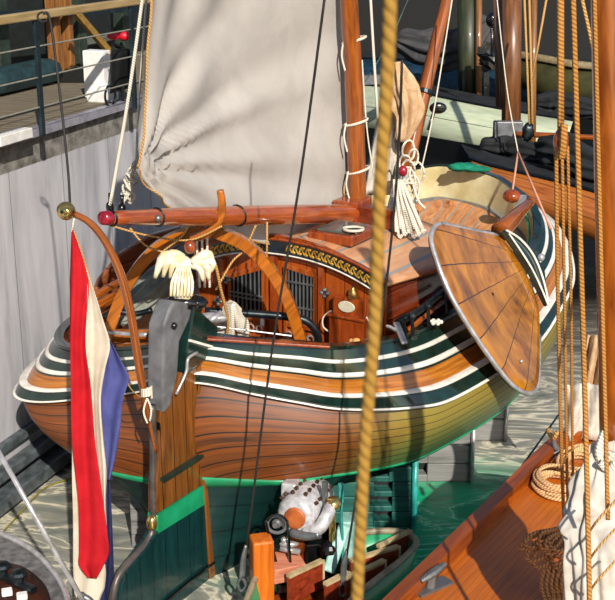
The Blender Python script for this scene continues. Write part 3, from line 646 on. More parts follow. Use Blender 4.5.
# spars and cloth lying on port side deck behind the arch
for i, (p_, q_, r_, lb) in enumerate((((95, 296), (190, 240), .05, 'uppermost pale spar lying on the port side deck'), ((98, 304), (200, 248), .045, 'second pale spar lying below the uppermost one on the port deck'), ((92, 312), (165, 268), .06, 'short thick orange spar lowest on the port side deck'))):
    s = MB(); a_, b_ = apv(*p_, -2.35), apv(*q_, -2.3); s.tube([a_, a_.lerp(b_, .5), b_], r_, 8, 3); tag(s.obj('wooden_spar', m_spar, smooth=True), lb, 'spar')
def foldcloth(name, pts, wid, hgt, mat, label, cat, n=30, fold=9, amp=.05, axisup=V((0, 0, 1))):
    P = cr(pts, max(2, n//(len(pts)-1))); s = MB(); Gd = []
    for i, p in enumerate(P):
        t = (P[min(i+1, len(P)-1)]-P[max(i-1, 0)]).normalized(); b = t.cross(axisup).normalized(); nn = b.cross(t).normalized(); row = []
        k = i/(len(P)-1); e = max(.12, math.sin(PI*min(1, max(0, k)))**.35)
        for j in range(65):
            an = 2*PI*j/64; rr = 1+(.13*math.sin(an*fold+2.2*math.sin(k*5)) if amp < .4 else .26*math.sin(an*7+2.5*k)+.14*math.sin(an*13-4*k)-.22*math.sin(k*9))+.3*noise.noise(V((math.cos(an)*1.3, math.sin(an)*1.3, k*6)))
            row.append(p+(b*math.cos(an)*wid+nn*math.sin(an)*hgt)*rr*e)
        Gd.append(row)
    s.grid(Gd); s.add([Gd[0][j] for j in range(64)], [tuple(range(64))]); s.add([Gd[-1][j] for j in range(64)], [tuple(range(64))])
    return tag(s.obj(name, mat, smooth=True), label, cat)
foldcloth('furled_tarp', [apv(118, 322, -1.95), apv(150, 292, -1.95), apv(185, 262, -1.95), apv(215, 244, -1.95)], .22, .22, m_tarp_gr, 'grey green furled cloth on the port deck behind the wooden arch', 'cloth')
# ------------------------------------------------------------------ sail
cl = (138, 167)
Lf = cr([V((150, -70, 0)), V((148, 0, 0)), V((143, 80, 0)), V((138, 166, 0))], 20)
Rt = cr([V((345, -70, 0)), V((347, 0, 0)), V((350, 90, 0)), V((347, 170, 0))], 20)
Ft = cr([V((138, 167, 0)), V((149, 190, 0)), V((170, 208, 0)), V((205, 222, 0)), V((245, 240, 0)), V((285, 247, 0)), V((322, 240, 0)), V((342, 214, 0)), V((347, 172, 0))], 8)
s = MB(); Gd = []; nT, nS = 60, 64
for i in range(nT+1):
    t = i/nT; row = []
    for j in range(nS+1):
        u = j/nS
        l = Lf[int(t*(len(Lf)-1))]; r = Rt[int(t*(len(Rt)-1))]; top = V((150+u*195, -70, 0)); f = Ft[int(round(u*(len(Ft)-1)))]
        q = l*(1-u)+r*u+top*(1-t)+f*t-(Lf[0]*(1-u)*(1-t)+Rt[0]*u*(1-t)+Ft[0]*(1-u)*t+Ft[-1]*u*t)
        dx, dy = q.x-138, q.y-167; rr = math.hypot(dx, dy); an = math.atan2(-dy, dx+.01)
        fold = math.sin(an*17+.004*rr)*math.exp(-rr/170)*min(1, rr/35)*.085+math.sin(an*29+1)*math.exp(-rr/110)*min(1, rr/30)*.04
        fold += .07*math.sin(u*26-(1-t)*4)*math.exp(-((u-.2-(1-t)*.15)/.2)**2)*(1-t)**.5+.03*noise.noise(V((u*4, t*4, 0)))
        belly = -.35*math.sin(PI*u)*math.sin(PI*min(1, .15+t*.85))
        row.append(apv(q.x, q.y, -.2)+VX*(belly+fold))
    Gd.append(row)
s.grid(Gd); s.obj
sail = thing('mainsail', apv(240, 225, -.2), 'large off-white canvas mainsail hanging between the barge mast and boom end', 'sail')
s.obj('canvas', m_sail, sail, smooth=True, solid=.008)
s = MB(); s.tube([r[0] for r in Gd], .016, 6, 0); s.tube(Gd[-1], .012, 6, 0); s.obj('bolt_rope', m_rope_t, sail)
def rope(pts, r, mat, label, name='rope', cat='rope', sm=6, group=None, seg=8):
    s = MB(); s.tube(pts, r, seg, sm if len(pts) > 2 else 0); return tag(s.obj(name, mat, smooth=True), label, cat, group)
rope([ay(145, -20, 14.6), ay(128, 100, 14.4), ay(110, 205, 14.3)], .022, m_rope_w, 'pale braided rope from the top down to the boom end, left of the sail')
rope([ay(147, -10, 14.9), ay(139, 100, 14.9), ay(136, 165, 14.9)], .014, m_rope_w, 'thin pale rope running along the left edge of the sail')
s = MB(); c = ay(134, 170, 14.7)
for k in range(7):
    cc = ay(134-k*1.6, 166+k*6, 14.65); s.tube([cc+V((.06*math.cos(q), .05*math.sin(q), .06*math.sin(q*1.5+k))) for q in [j*.7 for j in range(10)]], .016, 6, 2)
s.tube([ay(136, 160, 14.7), ay(128, 190, 14.65), ay(120, 210, 14.6)], .02, 6)
s.tube([ay(126, 186, 14.6), ay(135, 196, 14.5), ay(130, 204, 14.5)], .014, 6)
tag(s.obj('knotted_lashing', m_rope_w, smooth=True), 'knotted pale lashing between sail corner and boom end', 'rope')
for (x, y, lb) in ((110, 207, 'small black pulley block left on the boom end'), (122, 209, 'small black pulley block right of the other at the boom end')):
    s = MB(); s.ball(ay(x, y, 14.4), .075, (.7, .8, 1), 8); s.tube([ay(x, y-4, 14.4), ay(x, y-14, 14.4)], .025, 6, 0); tag(s.obj('pulley_block', m_black, smooth=True), lb, 'pulley')
for pts, lb in ((((112, 226), (150, 236), (190, 240), (222, 226)), 'tan line sagging under the boom behind the carving'), (((130, 228), (145, 245), (163, 252)), 'short tan line from the boom to the left wing'), (((190, 222), (182, 236), (162, 252)), 'tan line slanting from boom to the carving')):
    rope([ay(x, y, 14.3) for x, y in pts], .013, m_rope_t, lb)
# ------------------------------------------------------------------ carved winged figure
fg = thing('winged_carving', ay(184, 300, 13.95), 'cream and gold carved winged figure mounted above the rudder head', 'carving')
F = lambda x, y, d=0: ay(x, y, 13.95+d)
s = MB(); s.lathe(F(182, 298), F(184, 262)-F(182, 298), [(0, .15), (.1, .13), (.25, .1), (.36, .085), (.42, .11), (.5, .09), (.53, .04)], 18, sc=(.8, 1)); s.obj('robe', m_carve, fg, smooth=True)
s = MB(); s.ball(F(190, 247), .075, (1, 1, 1.15), 10); s.obj('head', m_mahog, fg, smooth=True)
def wing(pts, nm, sd):
    s = MB()
    for (p0, p1, p2, r) in pts: s.tube([F(*p0), F(*p1, -.04), F(*p2, -.02)], [r*.9, r, r*.35], 8, 4)
    s.obj('wing', m_carve, fg, smooth=True)
wing([((183, 262), (165, 256), (155, 278), .07), ((184, 264), (170, 259), (163, 277), .06), ((185, 266), (174, 264), (170, 278), .05), ((183, 258), (172, 254), (160, 262), .06)], 'l', -1)
wing([((193, 262), (207, 254), (213, 260), .06), ((194, 264), (205, 264), (209, 280), .06), ((193, 266), (200, 268), (203, 281), .05), ((195, 260), (212, 262), (211, 272), .05)], 'r', 1)
s = MB()
for k in range(7):
    x = 172+k*3.4; s.tube([F(178+k*1.8, 266, -.1), F(x, 282, -.15), F(x-1, 296, -.16)], [.01, .02, .016], 6, 3)
s.obj('robe_folds', m_carve, fg, smooth=True)
s = MB(); s.ball(F(184, 301), .24, (1, .8, .38), 12, nz=.2); s.ball(F(197, 303), .12, (1, 1, .8), 8, nz=.3); s.obj('dark_base', m_black, fg, smooth=True)
# sheet blocks behind figure
for (x, y, h, lb) in ((203, 248, .5, 'dark red ribbed sheet block hanging right above the carving'), (205, 272, .42, 'dark red ribbed sheet block hanging lower beside the carving')):
    t = thing('sheet_block', ay(x, y, 14.8), lb, 'pulley'); c = ay(x, y, 14.8)
    s = MB(); s.box(c, .22, .16, h*.8, V((1, 0, 0)), V((.1, 0, 1))); s.obj('cheek', plain('dark_red_block_%d' % y, '6c1c14', '4a100c', rough=.2, coat=.5, bs=0), t, bevel=.05)
    s = MB(); 
    for k in (-1, 0, 1): s.tube([c+V((k*.065, -.1, h*.42)), c+V((k*.065, -.12, 0)), c+V((k*.065, -.1, -h*.42))], .016, 6)
    s.obj('fall', m_rope_w, t, smooth=True)
rope([ay(203, 262, 14.6), ay(214, 262, 14.6), ay(221, 290, 14.7), ay(228, 320, 14.9), ay(226, 338, 15)], .02, m_rope_t, 'tan sheet rope running down right of the dark red blocks')
rope([ay(216, 290, 14.8), ay(232, 262, 14.9), ay(244, 250, 15), ay(256, 225, 15)], .014, m_rope_t, 'tan line crossing in front of the left cabin window')
rope([ay(267, 222, 15), ay(267, 262, 15)], .013, m_rope_t, 'short tan line hanging vertically from the boom by the doors')
# white coiled ropes in cockpit
def coil_hang(name, x0, x1, y0, y1, Y, mat, label, n=7, r=.018):
    t = []
    s = MB()
    for k in range(n):
        u = k/(n-1); xa = x0+(x1-x0)*u*.5; xb = x1-(x1-x0)*u*.35
        s.tube([ay(xa, y1, Y-.02*k), ay(xa, (y0+y1)/2, Y-.03*k), ay((xa+xb)/2-2, y0+2*u, Y-.03*k), ay(xb, (y0+y1)/2, Y-.02*k), ay(xb+1, y1-2*k % 5, Y)], r, 6, 4)
    return tag(s.obj(name, mat, smooth=True), label, 'rope')
coil_hang('rope_hank', 219, 246, 302, 338, 15.2, m_rope_w, 'white hank of rope hanging in the cockpit left of the cabin doors', 8, .03)
s = MB(); s.ball(ay(212, 318, 14.9), .14, (1.6, .6, .55), 8); s.tube([ay(205, 324, 14.8), ay(222, 313, 14.9)], .05, 8, 0); tag(s.obj('metal_winch', m_rim, smooth=True), 'pale metal winch beside the rudder head in the cockpit', 'winch')
# flagstaff
fs = thing('flagstaff', ay(154, 452, 13.2), 'curved brown wooden flagstaff with brass ball standing at the rudder', 'flagpole')
fp = [(156, 452, 13.25), (150, 425, 13.2), (145, 400, 13.1), (138, 360, 13.0), (131, 315, 12.9), (121, 275, 12.8), (106, 243, 12.7), (90, 223, 12.6), (74, 214, 12.5), (66, 212, 12.45)]
s = MB(); s.tube([ay(*k) for k in fp], [.02, .025, .045, .05, .05, .048, .045, .04, .035, .03], 12, 4); s.obj('staff', m_spar, fs, smooth=True)
s = MB(); c = ay(66, 211, 12.4); s.ball(c, .1, (1, 1, 1), 14); s.lathe(c+V((.03, -.02, 0)), V((-.3, -1, .1)), [(0, .07), (.07, .055), (.085, .05), (.09, .02)], 14); s.obj('brass_ball', m_brass, fs, smooth=True)
s = MB(); s.lathe(c+V((-.02, -.085, .01)), V((-.2, -1, .2)), [(0, .02), (.02, .02)], 10); s.obj('ball_screw', m_black, fs)
s = MB(); c = ay(147, 398, 13.05)
for k in range(5): s.tube([c+V((.06*math.cos(q), .06*math.sin(q), .02*k+.01*q)) for q in [j*.8 for j in range(9)]], .014, 6, 2)
s.tube([c, c+V((-.04, -.05, -.15)), c+V((.0, -.05, -.3))], .012, 6); s.tube([c, c+V((.05, -.05, -.12)), c+V((.03, -.05, -.27))], .012, 6)
s.obj('lashing', m_rope_w, fs, smooth=True)
s = MB(); s.tube([ay(141, 394, 13.1), ay(158, 384, 13.6), ay(170, 380, 13.8)], .022, 6); s.obj('staff_bracket', m_rim, fs, smooth=True)
# flag
flag = thing('national_flag', ay(73, 228, 12.5), 'red white and blue flag hanging limp from the curved flagstaff', 'flag')
def ribbon(rows, mat, name, Y, fa=.05, ph=0, n=10):
    ys = [V((r[0], r[1], r[2])) for r in rows]; P = cr(ys, 6); s = MB(); Gd = []
    for p in P:
        row = []
        for j in range(n+1):
            u = j/n; x = p.y+(p.z-p.y)*u
            row.append(ay(x, p.x, Y+fa*math.sin(u*5+ph+p.x*.012)*min(1, (p.x-225)/80)+.012*math.sin(u*13+p.x*.03)))
        Gd.append(row)
    s.grid(Gd); return s.obj(name, mat, flag, smooth=True, solid=.004)
ribbon([(230, 71.5, 73), (245, 71, 78), (262, 70.5, 84), (285, 70, 89), (310, 70, 87), (345, 70, 85.5), (380, 71, 90), (400, 71, 92), (440, 72, 95), (470, 75, 99), (500, 78, 103), (530, 79, 107), (552, 79, 109), (565, 79, 104), (578, 88, 97)], m_fred, 'red_stripe', 12.46, .05)
ribbon([(260, 83, 84), (280, 87, 90), (300, 87, 97), (320, 86, 103), (345, 85, 110), (370, 88, 105), (400, 91, 101), (440, 94, 104), (470, 97, 107), (500, 102, 106), (540, 103, 107)], m_fwhite, 'white_stripe', 12.52, .04, 2)
ribbon([(340, 107, 110), (355, 105, 118), (370, 104, 126), (380, 103, 129), (400, 100, 123), (430, 100, 120), (460, 103, 115), (480, 106, 110)], m_fblue, 'blue_stripe', 12.56, .05, 1)
ribbon([(400, 71, 80), (440, 72, 84), (480, 72, 84), (520, 73, 86), (560, 73, 104), (585, 74, 105), (600, 75, 100), (625, 80, 96)], m_fwhite, 'folded_white_part', 12.6, .03, .6)
ribbon([(478, 106, 110), (520, 105, 112), (570, 104, 114), (620, 98, 116)], plain('flag_blue_shaded', '1c2450', '12183c', rough=.8), 'folded_blue_part', 12.64, .02)  # blue fold with its shade painted in as darker navy
rope([ay(74, 218, 12.45), ay(72, 232, 12.46)], .01, m_rope_w, 'tiny white loop holding the flag under the brass ball')
rope([ay(73, 230, 12.48), ay(84, 258, 12.5), ay(106, 330, 12.62), ay(128, 384, 12.7), ay(142, 398, 13.0)], .008, m_rope_t, 'thin halyard slanting along the right edge of the flag')
# ------------------------------------------------------------------ gear amid the barge
foldcloth('furled_jib', [ay(396, 62, 19.4), ay(400, 84, 19.3), ay(406, 110, 19.2), ay(402, 142, 19.2)], .21, .2, m_tancloth, 'tan furled jib bundle hanging beside the raised bowsprit', 'sail', axisup=V((0, 1, 0)), amp=.5, fold=4)
s = MB(); Gd = []
for i in range(21):
    t = i/20; y = 75+t*120; xl = 398-34*t**.5; xr = 401-2*t
    Gd.append([ay(xl+(xr-xl)*j/12, y, 19.5+.1*math.sin(j*1.7+t*4)) for j in range(13)])
s.grid(Gd); tag(s.obj('hanging_jib', m_sailw, smooth=True, solid=.01), 'white triangular jib cloth hanging between mast and furled tan jib', 'sail')
def strands(name, x0, x1, y0, X0, X1, y1, Y0, Y1, n, mat, r, label, cat='rope'):
    s = MB()
    for k in range(n):
        u = k/(n-1); a_ = x0+(x1-x0)*u; b_ = X0+(X1-X0)*u; yy = y1+3*math.sin(k*2.1)
        s.tube([ay(a_, y0, Y0), ay((a_*.6+b_*.4), y0*.6+yy*.4, (Y0+Y1)/2-.03*(k % 3)), ay(b_, yy, Y1)], r, 6, 4)
        if k % 2: s.tube([ay(b_, yy, Y1), ay(b_+2, yy+3, Y1), ay(b_+4, yy, Y1)], r, 6, 3)
    return tag(s.obj(name, mat, smooth=True), label, cat)
strands('rope_bundle', 394, 402, 180, 396, 424, 232, 17.3, 16.9, 13, m_rope_w, .024, 'fan of white rope tails hanging onto the cabin roof front')
s = MB(); rnd = random.Random(3)
for k in range(9):
    cx, cy = 410+rnd.uniform(-5, 9), 150+k*6+rnd.uniform(-3, 3); R_ = rnd.uniform(.09, .17)
    c = ay(cx, cy, 18.4)
    s.tube([c+V((R_*math.cos(q)*.8, .05*math.sin(2*q+k), R_*math.sin(q)*1.3)) for q in [j*PI/5 for j in range(11)]], .018, 6, 2)
s.tube([ay(412, 180, 18.4), ay(418, 200, 18.3), ay(425, 208, 18.3)], .02, 6)
tag(s.obj('tangled_rope', m_rope_w, smooth=True), 'tangled brown white rope loops hanging at the bowsprit heel', 'rope')
s = MB(); s.ball(ay(403, 171, 18.2), .08, (.9, .9, 1.1), 10); tag(s.obj('red_lantern', m_red, smooth=True), 'small dark red ball lamp among the tangled rope', 'lamp')
s = MB(); s.ball(ay(438, 108, 19.5), .12, (1.2, .5, .8), 10); s.tube([ay(434, 112, 19.5), ay(428, 130, 19.5)], .03, 6, 0); tag(s.obj('black_pulley', m_black, smooth=True), 'black oval pulley against the pale far hull', 'pulley')
rope([ay(452, 0, 19.5), ay(434, 110, 19.2), ay(420, 175, 19)], .012, m_rope_w, 'thin pale stay running parallel right of the bowsprit')
rope([ay(370, -10, 18.5), ay(374, 60, 18.5), ay(378, 118, 18.5)], .022, m_rope_w, 'pale halyard just right of the barge mast')
rope([ay(362, 60, 18.2), ay(367, 130, 18.2), ay(374, 176, 18.2)], .012, m_rope_w, 'thin pale line from mast to the chest at its foot')
rope([ay(412, -10, 19.2), ay(390, 40, 19), ay(365, 82, 18.5)], .01, m_line_g, 'thin grey stay crossing behind the thick hawser')
s = MB()
for k in range(5): cc = az(352+k*.4, 229, 4.2+.02*k); s.tube([cc+V((.14*math.cos(q), .12*math.sin(q), 0)) for q in [j*PI/6 for j in range(13)]], .02, 6, 0)
tag(s.obj('coiled_line', m_rope_w, smooth=True), 'small white coil of line lying on the cabin roof', 'rope')
for x, y, lb in ((395, 268, 'l'),): pass
s = MB()
for (x0, y0, x1, y1) in ((402, 322, 452, 284), (408, 330, 456, 290), (405, 314, 446, 288), (414, 326, 450, 296)): s.tube([az(x0, y0, 3.15), az(x1, y1, 3.3)], .03, 6, 0)
tag(s.obj('boat_hook_bundle', m_spar, smooth=True), 'bundle of thin varnished poles lying on the starboard side deck', 'poles')
s = MB(); s.ball(az(430, 288, 3.2), .22, (1.2, 1, .6), 10, nz=.7, fr=4); tag(s.obj('green_net', plain('olive_net', '5a5a20', '2c3010', sc=20, rough=.9), smooth=True), 'olive green heap of netting on the starboard side deck', 'net')
s = MB(); s.ball(az(436, 322, 3.18), .06, (1, 1, .5), 6)
for k in range(6): s.ball(az(436, 322, 3.19)+V((.07*math.cos(k), .07*math.sin(k), 0)), .03, seg=5)
tag(s.obj('rosette_fitting', m_white, smooth=True), 'small white flower shaped fitting on the starboard rail', 'fitting')
s = MB()
for k in range(8): s.ball(w(2.0-.03*k, 1.15+.07*k-.0, 2.95+.015*math.sin(k*2)), .06, (1.2, 1, .7), 6, nz=.3)
tag(s.obj('tan_rope_heap', m_rope_t, smooth=True), 'heap of tan rope under the brown wall cupboard', 'rope')
s = MB(); s.ball(az(464, 167, 3.95), .22, (1.4, .8, .35), 10, nz=.4); s.ball(az(478, 169, 3.93), .16, (1.6, .8, .35), 10, nz=.3); tag(s.obj('green_bag', m_greenbag, smooth=True), 'green cloth bag lying on the far bow rail', 'bag')
# bridle at bow
jn = ay(518, 152, 21.2)
rope([ay(496, -10, 22), ay(507, 90, 21.6), jn], .011, m_rope_w, 'thin white stay coming down to the bow bridle')
m_pink = rope_mat('pink_rope', 'd89a80', '9c6450', 2, .03)
rope([jn, az(512, 194, 3.75)], .02, m_pink, 'short left leg of the pink bow bridle')
rope([jn, az(551, 229, 3.45)], .02, m_pink, 'long right leg of the pink bow bridle')
# ------------------------------------------------------------------ timber cribs under the barge
def crib(x0, x1, yb, z1, nrow, mat, label, slots=(), depth=1.2):
    a_, b_ = az(x0, yb, 0), az(x1, yb, 0); 
    t = thing('timber_crib', (a_+b_)/2, label, 'crib', None); hgt = z1/nrow; L = (b_.x-a_.x); b_ = V((b_.x, a_.y, 0))
    for k in range(nrow):
        s = MB(); z = hgt*(k+.5)
        if k in slots:
            sx0, sx1 = slots[k]
            s.box((a_.x+sx0*L/2, a_.y+depth/2, z), sx0*L, depth, hgt*.96); s.box((a_.x+(sx1+1)/2*L, a_.y+depth/2, z), (1-sx1)*L, depth, hgt*.96)
            s.box((a_.x+(sx0+sx1)/2*L, a_.y+depth/2, z-hgt*.3), (sx1-sx0)*L, depth, hgt*.36)
            MB().box((a_.x+(sx0+sx1)/2*L, a_.y+depth/2+.15, z+hgt*.1), (sx1-sx0)*L, depth-.1, hgt*.7).obj('slot_shade', m_black, t)  # black box stands in for the shade inside the slot
        else: s.box((a_.x+L/2, a_.y+depth/2, z), L, depth, hgt*.96)
        s.obj('plank', mat, t, bevel=.012)
    return t, a_, b_
m_ct = wood('teal_timber', '2c6a60', '1b4a44', g=(1, 0, 0), p=(0, 0, 1), rough=.5, coat=.1)
m_cg = wood('grey_timber', '8c8b8a', '636260', g=(1, 0, 0), p=(0, 0, 1), rough=.6, coat=0)
t, a_, b_ = crib(322, 413, 541, 1.15, 5, m_ct, 'dark teal stacked timber crib behind the small engine boat', {1: (.56, .76), 2: (.52, .76), 3: (.56, .76), 4: (.5, .72)})
s = MB(); s.tube([b_+V((0, -.03, -.1)), b_+V((0, -.03, 1.35))], .045, 10, 0); s.obj('corner_pipe', plain('bright_teal_pipe', '2fa09a', '1f7c74', rough=.3), t, smooth=True)['label'] = 'bright teal pipe at the corner'
t, a_, b_ = crib(400, 471, 482, .95, 3, m_cg, 'middle grey timber crib with slots right of the teal one', {0: (.0, .38), 1: (.2, .38)})
s = MB(); s.tube([b_+V((0, -.03, 0)), b_+V((0, -.03, 1.05))], .035, 10, 0); s.obj('corner_pipe', m_rim, t, smooth=True)
t, a_, b_ = crib(460, 505, 441, .8, 2, m_cg, 'rightmost grey timber crib, smallest one under the bow', {1: (.05, .5)})
s = MB(); s.tube([b_+V((0, -.03, 0)), b_+V((0, -.03, .9))], .03, 10, 0); s.obj('corner_pipe', m_rim, t, smooth=True)
crib(132, 158, 548, 1.2, 6, m_cg, 'grey timber crib left of the rudder under the stern', {}, 1.0)
# ------------------------------------------------------------------ small engine boat
eb = thing('engine_boat', az(340, 590, 0), 'small green edged open workboat with engine in front of the barge', 'boat')
zg = .62
gw_r = [az(x, y, zg) for x, y in ((330, 625), (352, 600), (375, 580), (398, 562), (414, 545))]
gw_l = [az(x, y, zg) for x, y in ((262, 640), (268, 590), (270, 572), (290, 560), (325, 545))]
gw = cr([az(232, 640, zg), az(262, 565, zg), az(290, 548, zg), az(345, 535, zg), az(395, 531, zg), az(416, 541, zg), az(405, 557, zg), az(375, 581, zg), az(350, 602, zg), az(320, 640, zg)], 5)
cxy = sum(gw, V((0, 0, 0)))/len(gw)
s = MB(); s.grid([[p for p in gw], [p+(cxy-p)*.12+V((0, 0, -.75)) for p in gw]]); s.obj('hull', m_boot, eb, smooth=True, solid=.03)
s = MB(); s.tube([p for p in gw], .045, 8, 0); s.obj('gunwale', plain('pale_gunwale', 'a89c80', '7c7460', rough=.4), eb, smooth=True)
s = MB(); bt = [p+(cxy-p)*.12+V((0, 0, -.5)) for p in gw]; s.add(bt, [tuple(range(len(bt)))]); s.obj('bottom_boards', m_mahog, eb)
m_rib = wood('red_brown_frames', '9a3c22', '642010', g=(1, 0, 0), p=(0, 0, 1), rough=.35, coat=.3); m_ribe = plain('pale_edge_wood', 'c8b088', 'a08c64', rough=.5)
for (x0, y0, x1, y1) in ((378, 552, 410, 536), (350, 566, 398, 552), (345, 584, 384, 566), (288, 582, 322, 566), (325, 590, 348, 578)):
    a_, b_ = az(x0, y0, .6), az(x1, y1, .6); s = MB(); s.bar(a_-V((0, 0, .12)), b_-V((0, 0, .12)), .05, .36); fr = s.obj('frame', m_rib, eb, bevel=.006)
    s = MB(); s.bar(a_+V((0, 0, .08)), b_+V((0, 0, .08)), .07, .04); s.bar(b_+V((0, 0, .08)), b_-V((0, 0, .3)), .07, .05, V((0, 1, 0))); s.obj('edge_trim', m_ribe, fr)
s = MB(); c = az(262, 590, .7); s.box(az(262, 578, .55)+V((0, 0, .05)), .27, .27, 1.05, V((1, .25, 0))); s.obj('bitt_post', wood('orange_post', 'd8741c', 'a84c10', g=(0, 0, 1), p=(1, 0, 0), rough=.4, coat=.3), eb, bevel=.03)
tag(MB().box(az(285, 566, .62), .42, .36, .22, V((1, .4, 0)), V((.1, -.1, 1))).obj('wooden_crate', wood('pinkish_crate_wood', 'd08c70', 'a85c44', rough=.5, coat=0), bevel=.01), 'pinkish wooden box beside the orange post in the small boat', 'box')
# engine
eg = thing('boat_engine', az(320, 575, .2), 'silver cylindrical marine engine standing in the small workboat', 'engine')
m_sil = plain('silver_engine_paint', 'd6d4d6', 'a8a6aa', sc=12, rough=.35, metal=.3, bs=.3)
e0, e1 = ay(295, 518, 13.4), ay(313, 498, 14.1); ed = (e1-e0).normalized()
s = MB(); s.lathe(e0, ed, [(0, .16), (.02, .23), (.1, .25), (.12, .27), (.3, .26), (.32, .28), (.7, .27), (.86, .26), (.92, .2), (.94, .1)], 28); s.obj('cylinder_block', m_sil, eg, smooth=True)
s = MB(); s.lathe(e0-ed*.03, ed, [(0, .12), (.01, .14), (.05, .14)], 18); s.obj('orange_flange', plain('rust_orange', 'b8622c', '8a4018', rough=.5), eg, smooth=False)
sidev = ed.cross(ZX).normalized(); upv = sidev.cross(ed).normalized()
m_bolt = plain('bronze_bolts', '6c4c34', '3c2c20', rough=.4, metal=.6)
for i in range(5):
    for j in range(4):
        an = -.9+j*.6; c = e0+ed*(.14+.16*i)+(upv*math.cos(an)+sidev*math.sin(an)*1)*.272; s = MB(); s.lathe(c, (upv*math.cos(an)+sidev*math.sin(an)), [(0, .025), (.04, .025), (.045, .015)], 8); s.obj('bolt', m_bolt, eg)
MB().box(e0+ed*.6+upv*.2-sidev*.22, .5, .2, .2, ed, upv).obj('rocker_cover', m_sil, eg, bevel=.03)
s = MB(); s.tube([ay(x, y, Y) for x, y, Y in ((305, 530, 13.4), (318, 529, 13.3), (326, 518, 13.35), (331, 506, 13.5), (333, 500, 13.6))], [.075, .085, .085, .08, .07], 12); s.obj('exhaust_pipe', m_sil, eg, smooth=True)
s = MB(); s.tube([ay(x, y, Y) for x, y, Y in ((291, 532, 13.4), (305, 536, 13.3), (320, 534, 13.25))], .06, 10); s.obj('intake_pipe', m_galv, eg, smooth=True)
s = MB(); s.lathe(ay(333, 504, 13.5), ay(333, 496, 13.4)-ay(333, 504, 13.5), [(0, .1), (.03, .1), (.035, .07), (.06, .06)], 14); s.tube([ay(332, 505, 13.6), ay(332, 540, 13.6)], .05, 8, 0); s.obj('brass_filler', m_brass, eg, smooth=True)
pc = ay(277, 523, 13.35)
s = MB(); s.lathe(pc, V((-.3, -1, 0)), [(0, .06), (.03, .06), (.05, .04), (.08, .035)], 16); s.tube([pc+V((.12*math.cos(q), -.03, .12*math.sin(q))) for q in [j*PI/10 for j in range(21)]], .022, 8, 0); s.obj('drive_wheel', m_steelg, eg)
s = MB(); ch = [pc+V((.13*math.cos(q), -.04, .13*math.sin(q))) for q in [j*PI/8 for j in range(9)]]; s.tube([pc+V((.17, -.04, -.65))]+ch+[pc+V((-.02, -.04, -.5)), pc+V((.04, -.04, -.75)), pc+V((.17, -.04, -.65))], .02, 6, 3); s.obj('drive_chain', m_black, eg)
s = MB(); s.box(ay(296, 555, 13.8), .2, .3, .6); s.ball(ay(296, 545, 13.6), .12, (1, 1, 1.4), 8); s.obj('gearbox', plain('orange_copper', 'b05c2c', '7c3814', rough=.3, metal=.5), eg, bevel=.03)
s = MB(); s.box(ay(318, 560, 13.9), .4, .4, .7, V((1, .2, 0))); s.ball(ay(329, 550, 13.6), .13, (1, 1, 1), 8); s.box(ay(300, 580, 13.6), .7, .3, .14, V((1, .3, 0))); s.obj('engine_bed', m_black, eg, bevel=.02)
s = MB(); s.box(ay(352, 538, 13.9), .28, .3, .62); s.bar(ay(345, 525, 13.7), ay(328, 572, 13.4), .16, .05, V((0, 1, 0))); s.obj('control_box', plain('pale_teal_box', '9cc4bc', '6c9c94', rough=.4), eg, bevel=.02)
for (xa, ya, xb, yb, c1, nm) in ((325, 482, 326, 520, m_galv, 'short'), (341, 484, 343, 560, plain('teal_lever', '3a9c94', '287c74', rough=.4), 'tall')):
    s = MB(); s.tube([ay(xb, yb, 13.6), ay(xa, ya+16, 13.6)], .02, 6, 0); s.tube([ay(xa, ya+18, 13.6), ay(xa, ya, 13.6)], [.035, .04], 8, 0); s.obj('control_lever', c1, eg)
s = MB(); s.ball(ay(289, 544, 13.4), .05, (2.6, 1, .8), 6); s.ball(ay(284, 540, 13.4), .045, seg=6); s.tube([ay(280, 548, 13.4), ay(300, 552, 13.4)], .04, 8, 0); s.obj('pump', m_rim, eg, smooth=True)
# lifting lines with hooks
def hookline(pts, hk, lb1, lb2):
    rope([ay(*k) for k in pts], .014, m_rope_b, lb1, sm=4)
    s = MB(); x, y, Y = hk; s.tube([ay(x, y-40, Y), ay(x-3, y-25, Y), ay(x-4, y-8, Y)], [.02, .04, .04], 8); s.tube([ay(x-4, y-8, Y), ay(x, y, Y), ay(x-5, y+6, Y), ay(x-8, y-2, Y), ay(x-4, y-8, Y)], .02, 8); tag(s.obj('lifting_hook', m_galv, smooth=True), lb2, 'hook')
hookline(((327, -20, 12.2), (300, 180, 12.6), (272, 350, 12.8), (247, 545, 13)), (246, 585, 13), 'long black line slanting down the photo centre to the hook by the orange post', 'steel lifting hook beside the orange post')
hookline(((402, 60, 12.2), (398, 160, 12.4), (388, 270, 12.6), (368, 420, 12.8), (346, 560, 13)), (347, 590, 13), 'dark line right of the thick hawser running down to the small boat', 'steel lifting hook in the middle of the small boat')
# thin dark line at left from the railing loop
rope([ay(43, 14, 13.2), ay(50, 20, 13.2), ay(60, 95, 13), ay(68, 170, 12.7), ay(70, 206, 12.5)], .014, m_rope_b, 'dark line from the railing loop down to the brass ball')
s = MB(); c = ay(43, 17, 13.3); s.tube([c+V((.06*math.cos(q), 0, .05*math.sin(q))) for q in [j*PI/6 for j in range(13)]], .012, 6, 0); tag(s.obj('line_loop', m_rope_b), 'dark rope loop around the wooden handrail', 'rope')
